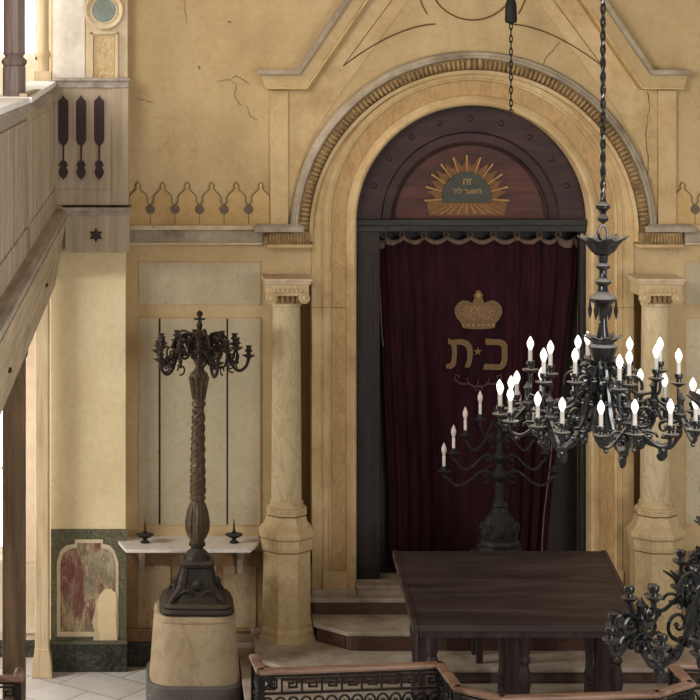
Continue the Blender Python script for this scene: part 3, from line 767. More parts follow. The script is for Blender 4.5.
def curtain():
    yc = .33
    x0, x1 = X(381), X(586); zt, zb = H(239.5), .72
    root = thing('ark_curtain', ((x0+x1)/2, yc, zt), 'dark wine-red velvet curtain with embroidered crown hanging in the ark', 'curtain')
    n = 160; nz = 14
    v = []; f = []
    rings = [388, 407, 429, 452, 476, 500, 524, 547, 566, 584]
    def sag(p):
        for a, b in zip(rings, rings[1:]):
            if a <= p <= b: return 5.0*sin(pi*(p-a)/(b-a))
        return 5
    def fold(t, z):
        p = 379.5+206.5*t
        s_ = 0
        if p < 440: s_ = .030*sin((p-379)*.42)+.014*sin((p-379)*.95)
        elif p < 512: s_ = .008*sin((p-379)*.25)
        else: s_ = .034*sin((p-512)*.36)+.016*sin((p-379)*.81)
        return s_*(.45+.55*(1-z))
    for j in range(nz+1):
        w = j/nz
        for i in range(n+1):
            t = i/n; p = 379.5+206.5*t
            top = zt - sag(p)*Q
            z = top+(zb-top)*w
            v.append((x0+(x1-x0)*t + .11*min(w*1.3, 1)*(1-t) - .27*max(0, (w-.12)/.88)**.8*t**3, yc+fold(t, 1-w), z))
    for j in range(nz):
        for i in range(n):
            a = j*(n+1)+i; f.append((a, a+1, a+n+2, a+n+1))
    o = MB().add(v, f).build('curtain_cloth', 'velvet', root, True, 0, 180)
    so = o.modifiers.new('thick', 'SOLIDIFY'); so.thickness = .004
    # hem along the drooping top
    v = []; f = []
    for i in range(n+1):
        t = i/n; p = 379.5+206.5*t; top = zt-sag(p)*Q; q = yc+fold(t, 1)-.012
        v += [(x0+(x1-x0)*t, q, top+.006), (x0+(x1-x0)*t, q-.006, top-.032-(.05*max(0, (400-p)/20) if p < 400 else .03 if p > 566 else 0))]
    f = [(2*i, 2*i+2, 2*i+3, 2*i+1) for i in range(n)]
    h = MB().add(v, f).build('drooping_hem', 'lining', root, True, 0, 180); h.modifiers.new('thick', 'SOLIDIFY').thickness = .004
    for p in rings[:-1]:
        MB().tube([(X(p)+.022*cos(2*pi*k/14), yc-.02, H(238)+.026*sin(2*pi*k/14)) for k in range(14)], .0055, 6, True).build('ring', 'lining', root)
    yf = yc-.025
    # crown emblem
    Zc = 16.305
    def E(pts, d=.012, nm='crown', mt='embroidery', par=root):
        return MB().prism([(X(a, Zc), H(b, Zc)) for a, b in pts], yf-d, yf+.01).build(nm, mt, par, False, .003)
    hl = [(0, 290), (2.2, 291), (3.4, 293.5), (5, 295), (3.6, 298), (5.2, 300.5), (6, 303), (10, 301), (15, 300), (20, 302.5), (23.5, 307.5), (24, 313), (21, 319), (17.5, 323), (16, 328), (8, 329), (0, 329.3)]
    c = 478.3
    cr = E([(c+a, b) for a, b in hl] + [(c-a, b) for a, b in reversed(hl[1:-1])], .010)
    inn = [(0, 305), (9, 304.5), (15, 306), (17.5, 310), (16.5, 315), (13.5, 319.5), (0, 320.5)]
    E([(c+a, b) for a, b in inn] + [(c-a, b) for a, b in reversed(inn[1:-1])], .016, 'beaded_field', 'thread', cr)
    m = MB()
    for k in range(7): m.ball((X(c-15+5*k, Zc), yf-.012, H(325, Zc)), .012, 8, 5, 1.2, .7, .8)
    for k in range(26):
        m.ball((X(c+random.uniform(-14, 14), Zc), yf-.016, H(random.uniform(307, 319), Zc)), .009, 6, 4)
    m.ball((X(c, Zc), yf-.012, H(295, Zc)), .02, 8, 6, 1, .6, 1.2)
    tag(m.build('beadwork', 'letter', cr), kind='stuff')
    # letters, drawn as broad strokes
    kaf = [(485, 338.5), (500, 339.2), (505, 341), (507.5, 345), (507.5, 360), (505.5, 366), (501, 370), (482.5, 369.5), (484.5, 363.6), (499.5, 364.4), (501.5, 360), (501.5, 348), (499.5, 345.3), (485.4, 344.8)]
    E(kaf, .010, 'letter')
    tav = [(448, 338.5), (449.2, 338), (450.5, 339.6), (462, 339), (468.5, 341), (472, 346), (473, 353), (471.8, 362), (469.5, 367.5), (464.5, 367.2), (467, 360), (467, 352), (465.5, 347), (461.5, 344.6), (456.5, 344.6), (457, 352), (456.4, 361), (455, 366), (451.5, 369), (445.5, 368), (446.5, 363.5), (450, 363.4), (451.5, 360), (452, 351), (451, 345), (448, 343.8)]
    E(tav, .010, 'letter')
    st = []
    for k in range(10):
        r_ = 4.6 if k % 2 == 0 else 1.9; a = -pi/2+pi*k/5; st.append((477.7+r_*cos(a), 351.5+r_*sin(a)))
    E(st, .010, 'star')
    m = MB()
    def cv(pts, r_=.009): m.tube([(X(a, Zc), yf-.006, H(b, Zc)) for a, b in pts], r_, 6)
    for s_ in (-1, 1):
        q = lambda a: 478+s_*a
        cv([(q(0), 386.5), (q(5), 386), (q(10), 383.5), (q(15), 384), (q(20), 382.5), (q(23.5), 378.5), (q(22.5), 374.8), (q(19), 376), (q(19.5), 378.5)])
        cv([(q(8), 384.5), (q(10.5), 381), (q(11), 377.5)], .006)
        cv([(q(2), 386.5), (q(5), 389), (q(3), 391), (q(0.5), 389)], .007)
    cv([(478, 387), (477.5, 383), (478.5, 380)], .007)
    m.build('embroidered_flourish', 'scrollthread', root)
    # pale cord on the left edge
    MB().tube([(X(382.5), yf-.02, H(268)), (X(384), yf-.02, H(300)), (X(386), yf-.02, H(340)), (X(387.5), yf-.02, H(352))], .006, 6).build('edge_cord_highlight', 'lining', root)
    MB().tube([(X(560), yf-.03, H(440)), (X(556), yf-.03, H(480)), (X(551), yf-.03, H(520)), (X(549), yf-.03, H(548)), (X(548.5), yf-.03, H(575))], .006, 6).build('edge_cord_highlight', 'lining', root)  # highlight along the right curtain edge, modelled as a thin pale strand
curtain()

# ================================================================== STEPS / DAIS
T = [.20, .32, .47, .60, .69]
def steps():
    def slab(name, pts, z0, z1, mt, label, cat, lip=.03):
        o = MB().prism(pts, z0, z1-.035, 'xy').build(name, mt, None, False, .006)
        cx = sum(p[0] for p in pts)/len(pts); cy = sum(p[1] for p in pts)/len(pts)
        def grow(p): 
            dx, dy = p[0]-cx, p[1]-cy; L = math.hypot(dx, dy); return (p[0]+dx/L*lip, min(p[1]+dy/L*lip, .1))
        MB().prism([grow(p) for p in pts], z1-.035, z1, 'xy').build('tread', 'step', o, False, .008)
        return struct(o, label, cat)
    slab('dais', [(.72, -.0), (.72, Y(12.62)), (4.56, Y(12.62)), (4.56, 0)], 0, T[0], 'riser', 'broad stone platform inside the iron railing', 'platform')
    def octo(hw, ch, zf, zback=.0):
        return [(AX-hw, zback), (AX-hw, Y(zf)+ch), (AX-hw+ch, Y(zf)), (AX+hw-ch, Y(zf)), (AX+hw, Y(zf)+ch), (AX+hw, zback)]
    a = slab('stone_step', octo(1.82, .24, 14.92), T[0], T[1], 'riser', 'lowest and widest stone step in front of the ark', 'step')
    o2 = octo(1.33, .25, 15.35)
    b = slab('stone_step', o2, T[1], T[2], 'riser', 'second stone step with red-brown riser panels and cut corners', 'step')
    m = MB()
    L = [(.06, .42)]
    x0, x1 = o2[2][0], o2[3][0]
    for k in range(3):
        p0 = x0+.06+(x1-x0-.06)*k/3; p1 = x0+(x1-x0)*(k+1)/3-.06
        m.box(p0, p1, Y(15.35)-.008, Y(15.35)+.01, T[1]+.012, T[2]-.045)
    m.build('riser_panel', 'riserpanel', b, False)
    m = MB()
    for q0, q1, s_ in ((o2[1], o2[2], 1), (o2[4], o2[3], -1)):
        d = (q1[0]-q0[0], q1[1]-q0[1]); L = math.hypot(*d); n_ = (-abs(d[1])/L*s_, -abs(d[0])/L)
        p0 = [q0[k]+d[k]*.15 for k in (0, 1)]; p1 = [q0[k]+d[k]*.85 for k in (0, 1)]
        v = [(p0[0]+n_[0]*.008, p0[1]+n_[1]*.008), (p1[0]+n_[0]*.008, p1[1]+n_[1]*.008), (p1[0]-n_[0]*.01, p1[1]-n_[1]*.01), (p0[0]-n_[0]*.01, p0[1]-n_[1]*.01)]
        m.prism(v, T[1]+.012, T[2]-.045, 'xy')
    m.build('riser_panel', 'riserpanel', b, False)
    # carved panels on the lowest riser
    o1 = octo(1.82, .24, 14.92); m = MB()
    x0, x1 = o1[2][0], o1[3][0]
    for k in range(4):
        p0 = x0+.05+(x1-x0-.05)*k/4; p1 = x0+(x1-x0)*(k+1)/4-.05
        for q in ((p0, p1, .212, .22), (p0, p1, .272, .28), (p0, p0+.012, .212, .28), (p1-.012, p1, .212, .28)): m.box(q[0], q[1], Y(14.92)-.008, Y(14.92)+.01, q[2], q[3])
        m.ball(((p0+p1)/2, Y(14.92), .25), .022, 10, 6, 1.2, .5, 1)
    m.build('riser_carving', 'riserpanel', a, False)
    slab('stone_step', [(X(311), 0), (X(311), Y(15.83)), (X(634), Y(15.83)), (X(634), 0)], T[2], T[3], 'riser', 'third stone step, narrow and dark, just below the ark threshold', 'step')
    slab('stone_step', [(X(356.5), .43), (X(356.5), Y(15.90)), (X(588.5), Y(15.90)), (X(588.5), .43)], T[3], T[4], 'step', 'pale threshold slab under the ark doorway', 'step', .01)
    # second tread's stone blocks flanking
steps()

# ================================================================== TABLE
def table():
    Zb, Zf = 14.75, 13.6; xl, xr = AX-.81, AX+.81
    zb, zf = H(551, Zb), H(626, Zf)
    root = thing('reading_table', (AX, Y(14.2), T[0]), 'large dark wooden reading table with sloping top before the ark', 'table')
    yb, yf = Y(Zb), Y(Zf)
    def top(a, y): return zf+(zb-zf)*(y-yf)/(yb-yf)+a
    k = 5
    for j in range(k):
        y0 = yf+(yb-yf)*j/k+.0007; y1 = yf+(yb-yf)*(j+1)/k-.0007
        if j == 0: m = MB()
        v = [(xl, y0, top(-.04, y0)), (xr, y0, top(-.04, y0)), (xr, y1, top(-.04, y1)), (xl, y1, top(-.04, y1)), (xl, y0, top(0, y0)), (xr, y0, top(0, y0)), (xr, y1, top(0, y1)), (xl, y1, top(0, y1))]
        m.add(v, [(0, 3, 2, 1), (4, 5, 6, 7), (0, 1, 5, 4), (1, 2, 6, 5), (2, 3, 7, 6), (3, 0, 4, 7)])
    m.build('tabletop', 'table', root, False, .0015)
    for a, b in ((xl-.012, xl+.03), (xr-.03, xr+.012)):
        m = MB(); v = []
        for dz in (-.05, .006):
            v += [(a, yf-.01, top(dz, yf)), (b, yf-.01, top(dz, yf)), (b, yb+.01, top(dz, yb)), (a, yb+.01, top(dz, yb))]
        m.add(v, [(0, 3, 2, 1), (4, 5, 6, 7), (0, 1, 5, 4), (1, 2, 6, 5), (2, 3, 7, 6), (3, 0, 4, 7)])
        m.build('end_cleat', 'table', root, False, .006)
    MB().box(xl+.05, xr-.05, yf+.05, yf+.085, zf-.10, zf-.035).build('apron', 'tableleg', root, False, .004)
    MB().box(xl+.05, xr-.05, yb-.08, yb-.05, zb-.15, zb-.05).build('apron', 'tableleg', root, False, .004)
    z0 = T[0]
    for X0 in (AX-.66, AX, AX+.66):
        for Zl, kind in ((13.76, 't'), (14.18, 's'), (14.62, 't')):
            y = Y(Zl); zt = top(-.045, y); x = X0
            if kind == 's':
                l = MB().box(x-.058, x+.058, y-.055, y+.055, z0, zt).build('leg', 'tableleg', root, False, .01)
            else:
                h = zt-z0
                pr = [(.04, 0), (.04, .10), (.03, .12), (.046, .16), (.034, .2), (.028, .26), (.034, .36), (.046, .46), (.05, .52), (.036, .58), (.028, .62), (.044, .66), (.03, .70), (.04, .74), (.045, 1)]
                MB().lathe([(r, z0+t*h) for r, t in pr], (x, y), 14).build('leg', 'tableleg', root)
        MB().box(X0-.03, X0+.03, Y(13.76), Y(14.62), z0+.06, z0+.11).build('stretcher', 'tableleg', root, False, .004)
table()

# ================================================================== MENORAH BEHIND THE TABLE
def candle(root, x, y, z, sleeve, bulb, k=1.0, hs=.085, hb=.085, tilt=None):
    a = MB().lathe([(.0125*k, z), (.0125*k, z+hs*.97), (.010*k, z+hs)], (x, y), 10).build('candle_sleeve', sleeve, root)
    b = MB().lathe([(.009*k, z+hs), (.016*k, z+hs+hb*.2), (.0215*k, z+hs+hb*.42), (.019*k, z+hs+hb*.62), (.010*k, z+hs+hb*.85), (.003*k, z+hs+hb)], (x, y), 12).build('bulb', bulb, root)
def menorah():
    Z0 = 15.17; y = Y(Z0); x0 = X(499.5, Z0)
    z = lambda q: H(q, Z0)
    zb = z(553.5)
    st = thing('candelabrum_stand', (x0, y, T[1]), 'low dark wooden stand under the nine-branched candelabrum', 'stand')
    MB().box(x0-.20, x0+.20, y-.17, y+.17, zb-.05, zb).build('top', 'tableleg', st, False, .006)
    for a in (-.18, .18):
        for b in (-.12, .10): MB().box(x0+a-.025, x0+a+.025, y+b-.025, y+b+.025, T[1], zb-.05).build('leg', 'tableleg', st, False, .004)
    o = thing('candelabrum', (x0, y, zb), 'dull bronze nine-branched candelabrum with bell foot behind the reading table', 'candelabrum')
    MB().lathe([(.185, zb), (.19, zb+.02), (.18, zb+.05), (.165, zb+.065), (.17, zb+.09), (.165, zb+.105), (.14, zb+.12)], (x0, y), 8, pi/8).build('plinth', 'dullbronze', o, True, 0, 14)
    MB().lathe([(.14, zb+.11), (.148, zb+.15), (.146, zb+.2), (.13, zb+.25), (.095, zb+.3), (.07, zb+.34), (.06, zb+.37), (.066, zb+.385), (.06, zb+.4), (.045, zb+.405)], (x0, y), 16).build('bell_foot', 'dullbronze', o)
    m = MB()
    for k in range(8):
        a = 2*pi*k/8; m.ball((x0+.135*cos(a), y+.135*sin(a), zb+.2), .03, 8, 5, 1, 1, 1.8)
    m.build('foot_gadroon', 'dullbronze', o)
    zt = z(420)
    MB().lathe([(.045, zb+.39), (.034, zb+.44), (.036, z(486)), (.03, z(482)), (.055, z(479)), (.066, z(475)), (.05, z(471)), (.03, z(468)), (.028, z(463)), (.05, z(460)), (.06, z(457)), (.045, z(454)), (.026, z(450)), (.024, z(442)), (.038, z(438)), (.022, z(434)), (.022, z(428)), (.036, z(424)), (.02, z(420)), (.02, z(414))], (x0, y), 14).build('stem', 'dullbronze', o)
    MB().lathe([(.02, z(415)), (.05, z(412)), (.055, z(409)), (.03, z(407)), (.028, z(401)), (.02, z(400))], (x0, y), 14).build('candle_cup', 'dullbronze', o)
    candle(o, x0, y, z(401), 'sleeve', 'bulb', 1.15)
    Lx = [(444, 470, 476), (453.6, 452, 460), (465.3, 434, 441), (480.2, 418, 426)]
    for s_ in (-1, 1):
        for i, (px, qc, qj) in enumerate(Lx):
            dx = abs(X(px, Z0)-x0)*s_; zc, zj = z(qc), z(qj)
            b = MB()
            s = dx
            pth = [(.03*s_, zj), (.22*s, zj+.035), (.36*s, zj+.03), (.52*s, zj-.03), (.70*s, zj-.075), (.84*s, zj-.06), (.95*s, zj-.01), (s, zc-.06), (s, zc-.02)]
            # smooth the path
            q = []
            for k in range(len(pth)-1):
                p_1 = pth[max(k-1, 0)]; p0 = pth[k]; p1 = pth[k+1]; p2 = pth[min(k+2, len(pth)-1)]
                for t in (0, .33, .66):
                    q.append(tuple(.5*((2*p0[d])+(-p_1[d]+p1[d])*t+(2*p_1[d]-5*p0[d]+4*p1[d]-p2[d])*t*t+(-p_1[d]+3*p0[d]-3*p1[d]+p2[d])*t**3) for d in (0, 1)))
            q.append(pth[-1])
            b.tube([(x0+a, y, c) for a, c in q], .0105, 6)
            if i < 3:
                for dz in (1, -1):
                    cc = (.26*s, zj-.035*dz)
                    b.tube([(x0+cc[0]+s_*(.045*(1-t*.75))*cos(4.2*t+1.2), y, cc[1]+dz*(.045*(1-t*.75))*sin(4.2*t+1.2)) for t in [k/14 for k in range(15)]], .007, 5)
            arm = b.build('branch', 'dullbronze', o)
            MB().lathe([(.012, zc-.04), (.02, zc-.025), (.052, zc-.012), (.056, zc-.004), (.03, zc), (.024, zc+.01), (.022, zc+.03), (.015, zc+.032)], (x0+dx, y), 12).build('candle_cup', 'dullbronze', arm)
            if not (s_ == 1 and i == 0): candle(arm, x0+dx, y, zc+.03, 'sleeve', 'dimbulb', 1.0, .085, .10)
menorah()

# ================================================================== SPIRAL / ACANTHUS HELPERS
def spiral_rz(c, r0, turns, a0, n=22, shrink=.85, sgn=1):
    return [(c[0]+r0*(1-shrink*t)*cos(a0+sgn*2*pi*turns*t), c[1]+r0*(1-shrink*t)*sin(a0+sgn*2*pi*turns*t)) for t in [k/n for k in range(n+1)]]
def cat(pth, sub=4):
    q = []; D_ = range(len(pth[0]))
    for k in range(len(pth)-1):
        p_1 = pth[max(k-1, 0)]; p0 = pth[k]; p1 = pth[k+1]; p2 = pth[min(k+2, len(pth)-1)]
        for j in range(sub):
            t = j/sub
            q.append(tuple(.5*((2*p0[d])+(-p_1[d]+p1[d])*t+(2*p_1[d]-5*p0[d]+4*p1[d]-p2[d])*t*t+(-p_1[d]+3*p0[d]-3*p1[d]+p2[d])*t**3) for d in D_))
    q.append(pth[-1]); return q

# ================================================================== CHANDELIERS
LOW = [(.0, .10, 0), (.2, .115, 0), (-.2, .115, 0)]      # tangential, radial offset
UPP = [(.055, -.15, .055), (-.052, -.004, .055)]
LOW2 = [(.0, .17, 0), (.175, .02, 0), (-.175, .02, 0)]; UPP2 = [(.05, -.035, .0), (-.045, .03, -.02)]
def rz(path, az, t=0.0):
    """(radius, height[, tangential]) to x, y, z about the origin; az turns from +x towards the viewer"""
    ca, sa = cos(az), -sin(az); tx, ty = -sa, ca
    return [(p[0]*ca+(p[2] if len(p) > 2 else t)*tx, p[0]*sa+(p[2] if len(p) > 2 else t)*ty, p[1]) for p in path]
def build_arm(o, az, mt, candles, zc=0.0, LOW=LOW, UPP=UPP):
    """one branch; heights relative to zc with lower pans at .95 m"""
    m = MB(); rc = .448
    main = cat([(.06, 3.26), (.11, 3.12), (.17, 2.97), (.24, 2.86), (.32, 2.815), (.40, 2.83), (.435, 2.89), (rc, 2.97), (rc, 3.05)])
    m.tube([(a, b, c+zc) for a, b, c in rz(main, az)], [.024-.010*k/(len(main)-1)+.006*sin(k*1.1) for k in range(len(main))], 8)
    # pendant leaf drop below the bend
    dr = cat([(.30, 2.83), (.345, 2.80), (.355, 2.765), (.335, 2.74), (.32, 2.755), (.33, 2.77)])
    m.tube([(a, b, c+zc) for a, b, c in rz(dr, az)], [.022, .022, .021, .021, .02, .02, .02, .018, .018, .017, .016, .015, .014, .013, .013, .012, .012, .011, .010, .010, .008][:len(dr)], 6)
    m.ball(rz([(.34, 2.775+zc)], az)[0], .024, 8, 6, 1, 1, 1.3)
    # scroll work above the arm
    for sp in (spiral_rz((.235, 2.985), .075, 1.35, -2.2, sgn=1), spiral_rz((.355, 2.925), .06, 1.3, -1.9, sgn=1), spiral_rz((.16, 3.16), .07, 1.2, -.4, sgn=1), spiral_rz((.40, 3.0), .045, 1.2, -.5, sgn=-1)):
        m.tube([(a, b, c+zc) for a, b, c in rz(sp, az)], [.0105-.004*k/22 for k in range(len(sp))], 6)
        c_ = sp[-1]; m.ball(rz([(c_[0], c_[1]+zc)], az)[0], .013, 6, 5)
    # acanthus leaflets
    for rr, zz in ((.20, 2.90), (.27, 2.87), (.13, 3.05), (.44, 2.93), (.38, 2.88), (.10, 3.18)):
        for tt in (-.025, .025):
            m.ball(rz([(rr, zz+zc, tt)], az)[0], .018, 6, 5, 1, 1, 1.2)
    if not candles:
        for sp in (spiral_rz((.47, 2.93), .055, 1.4, 2.6, sgn=-1), spiral_rz((.53, 3.03), .045, 1.3, -2.4, sgn=1), spiral_rz((.42, 3.06), .05, 1.3, -.6, sgn=-1)):
            for tt in (-.03, .03): m.tube([(a, b, c+zc) for a, b, c in rz(sp, az, tt)], [.010-.004*k/22 for k in range(len(sp))], 5)
        for k in range(7):
            tt = (k-3)*.022; m.tube(rz([(.47, 2.98+zc, tt*.3), (.49, 3.04+zc, tt*.8), (.52, 3.07+zc, tt*1.6)], az), [.012, .012, .004], 5)
    # cluster stem
    ca = rz([(rc, 3.0)], az)[0]
    m.lathe([(.016, 2.96+zc), (.03, 2.985+zc), (.034, 3.01+zc), (.018, 3.03+zc), (.016, 3.08+zc), (.026, 3.1+zc), (.012, 3.12+zc), (.004, 3.135+zc)], (ca[0], ca[1]), 10)
    spots = []
    for tt, dr_, _ in LOW:
        e = (rc+dr_, 2.955, tt)
        mid = cat([(rc, 3.0, 0), (rc+dr_*.35, 2.945, tt*.35), (rc+dr_*.7, 2.89, tt*.7), (rc+dr_*.95, 2.90, tt*.95), (e[0], 2.95, tt)])
        m.tube([(a, b, c+zc) for a, b, c in rz(mid, az)], .0105, 6)
        sp = [(rc+dr_*(.45+.25*(1-.8*t)*cos(2*pi*t)), 2.94+.04*(1-.8*t)*sin(2*pi*t), tt*(.45+.25*(1-.8*t)*cos(2*pi*t))) for t in [k/12 for k in range(13)]]
        m.tube([(a, b, c+zc) for a, b, c in rz(sp, az)], .008, 5)
        # little curl hanging under the cup
        sp = [(rc+dr_*.95, 2.875+.02*cos(2*pi*t), tt*.95+.0) for t in (0, .25, .5)]
        m.ball(rz([(rc+dr_*.82, 2.872+zc, tt*.82)], az)[0], .015, 6, 5)
        spots.append((e, 2.955))
    for tt, dr_, dz in UPP:
        e = (rc+dr_, 3.135+dz, tt)
        mid = cat([(rc, 3.06, 0), (rc+dr_*.6, 3.05, tt*.6), (rc+dr_, 3.09, tt), (rc+dr_, 3.13+dz, tt)])
        m.tube([(a, b, c+zc) for a, b, c in rz(mid, az)], .010, 6)
        spots.append((e, 3.135+dz))
    arm = m.build('arm', mt, o)
    for e, zz in spots:
        p = rz([e], az)[0]; z0 = zz+zc
        kp = 1.0 if candles else .82
        u = MB().lathe([(.012, z0-.015), (.03*kp, z0-.004), (.046*kp, z0+.006), (.05*kp, z0+.012), (.03, z0+.010), (.016, z0+.014), (.014, z0+.03), (.022, z0+.036), (.025, z0+.05), (.022, z0+.062), (.014, z0+.06)], (p[0], p[1]), 12)
        u.build('candle_cup', mt, arm)
        if candles: candle(arm, p[0], p[1], z0+.055, 'sleeve', 'bulb', 1.0, .074, .078)
    return arm

def chandelier(name, loc_px, Z, azs, mt, candles, label, dz, rope_top, rope_label):
    x, y = X(loc_px, Z), Y(Z)
    o = thing(name, (0, 0, 0), label, 'chandelier', 'bronze chandeliers')
    s = lambda q: H(q, 11.3)
    zc = 0
    MB().lathe([(.02, s(448)), (.05, s(440)), (.07, s(428)), (.05, s(416)), (.075, s(405)), (.09, s(390)), (.075, s(372)), (.055, s(360)), (.075, s(352)), (.085, s(346)), (.05, s(342)), (.04, s(338))], n=18).build('core', mt, o)
    m = MB()
    for k in range(10):
        a = 2*pi*k/10
        sp = spiral_rz((.11, s(368)), .055, 1.3, 1.6, sgn=1); m.tube(rz(sp, a), .009, 5)
        sp = spiral_rz((.12, s(398)), .05, 1.2, -1.6, sgn=-1); m.tube(rz(sp, a), .009, 5)
        m.ball(rz([(.085, s(382))], a)[0], .03, 6, 5, 1, 1, 1.8)
    m.build('core_scrollwork', mt, o)
    def leafdish(q, r, h, nm, n=8):
        m = MB(); pr = []
        N = n*6
        rings = [(.25, -1.0), (.45, -.75), (.62, -.35), (.82, -.08), (1.0, .12)]
        v = []; f = []
        for (kr, kz) in rings:
            for j in range(N):
                a = 2*pi*j/N; lob = .5+.5*cos(n*a)
                rr = r*kr*(1-.22*(1-lob)*kr**2); zz = s(q)+h*kz + h*.25*(lob-.5)*kr**3
                v.append((rr*cos(a), rr*sin(a), zz))
        for i in range(len(rings)-1):
            for j in range(N): f.append((i*N+j, i*N+(j+1) % N, (i+1)*N+(j+1) % N, (i+1)*N+j))
        q_ = m.add(v, f).build(nm, mt, o, True, 0, 60)
        q_.modifiers.new('thick', 'SOLIDIFY').thickness = .006
    leafdish(337, .115, .06, 'leaf_dish')
    leafdish(239, .15, .09, 'leaf_canopy')
    MB().lathe([(.055, s(347)), (.04, s(341)), (.034, s(334)), (.026, s(326)), (.024, s(318)), (.03, s(310)), (.045, s(304)), (.075, s(301)), (.082, s(298)), (.07, s(296)), (.04, s(293)), (.03, s(289)), (.026, s(286)), (.046, s(283.5)), (.05, s(281)), (.03, s(278.5)), (.022, s(276)), (.022, s(270)), (.04, s(268)), (.042, s(265.5)), (.026, s(263)), (.03, s(258)), (.036, s(250)), (.03, s(243)), (.015, s(240))], n=16).build('stem', mt, o)
    for k in range(6):
        a = 2*pi*k/6+.3; p = rz([(.075, s(300))], a)[0]
        MB().lathe([(.002, s(319)), (.010, s(314)), (.013, s(310)), (.007, s(305)), (.004, s(300))], (p[0], p[1]), 8).build('drop_pendant', mt, o)
    m = MB(); m.tube([(.028*cos(t), .0, s(233)+.045*sin(t)) for t in [2*pi*k/20 for k in range(20)]], .008, 7, True); m.build('hanging_ring', mt, o)
    for a in azs: build_arm(o, R(a), mt, candles, 0.0, *(() if candles else (LOW2, UPP2)))
    o.location = (x, y, dz)
    # twisted hanger
    r = thing('hanging_cable', (0, 0, s(226)), rope_label, 'cable', 'chandelier cables')
    z0, z1 = s(198), rope_top-dz
    m = MB(); n = int((z1-z0)/.02)
    for ph in (0, pi):
        m.tube([(.0095*cos(ph+t*2*pi/.16*(z1-z0)), .0095*sin(ph+t*2*pi/.16*(z1-z0)), z0+(z1-z0)*t) for t in [k/n for k in range(n+1)]], .0085, 6)
    m.build('twisted_strand', mt, r)
    MB().lathe([(.008, s(223.8)), (.012, s(222.5)), (.03, s(221)), (.034, s(218)), (.018, s(214)), (.022, s(211)), (.042, s(208)), (.044, s(205)), (.022, s(202)), (.016, s(198)), (.016, s(193))], n=14).build('knob', mt, r)
    r.location = (x, y, s(226)+dz)
    return o
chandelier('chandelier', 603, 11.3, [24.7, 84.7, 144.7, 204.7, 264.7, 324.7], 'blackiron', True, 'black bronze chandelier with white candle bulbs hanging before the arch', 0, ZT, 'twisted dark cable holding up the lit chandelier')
chandelier('chandelier', 719, 8.93, [156, 96, 36, -28, -92], 'oldiron', False, 'black bronze chandelier without candles hanging low over the railing', -.515, ZT, 'twisted dark cable of the chandelier without candles')

# ================================================================== HANGING LAMP CHAIN
def lamp_chain():
    Z0 = 15.5; x, y = X(511, Z0), Y(Z0); z = lambda q: H(q, Z0)
    o = thing('hanging_chain', (x, y, z(112)), 'thin dark link chain with black weight hanging before the arch', 'chain')
    MB().lathe([(.006, z(24)), (.045, z(22.5)), (.05, z(20)), (.045, z(4)), (.034, z(0)), (.02, z(-3)), (.012, z(-8))], (x, y), 16).build('weight', 'blackweight', o)
    m = MB(); q = 112.0; k = 0
    while q > 22:
        zc = z(q)+.022
        pts = []
        for j in range(12):
            a = 2*pi*j/12; u = .012*cos(a); pts.append((x+(u if k % 2 else u*.25), y+(u*.25 if k % 2 else u), zc+.034*sin(a)))
        m.tube(pts, .0055, 5, True); q -= 6.4; k += 1
    m.build('chain_link', 'blackweight', o)
    MB().tube([(x, y, z(-6)), (x, y, ZT)], .008, 6).build('cord', 'blackweight', o)
    MB().tube([(x+.02*cos(t), y, z(113)+.03*sin(t)) for t in [2*pi*k/14*.8 for k in range(15)]], .005, 5).build('hook', 'blackweight', o)
lamp_chain()

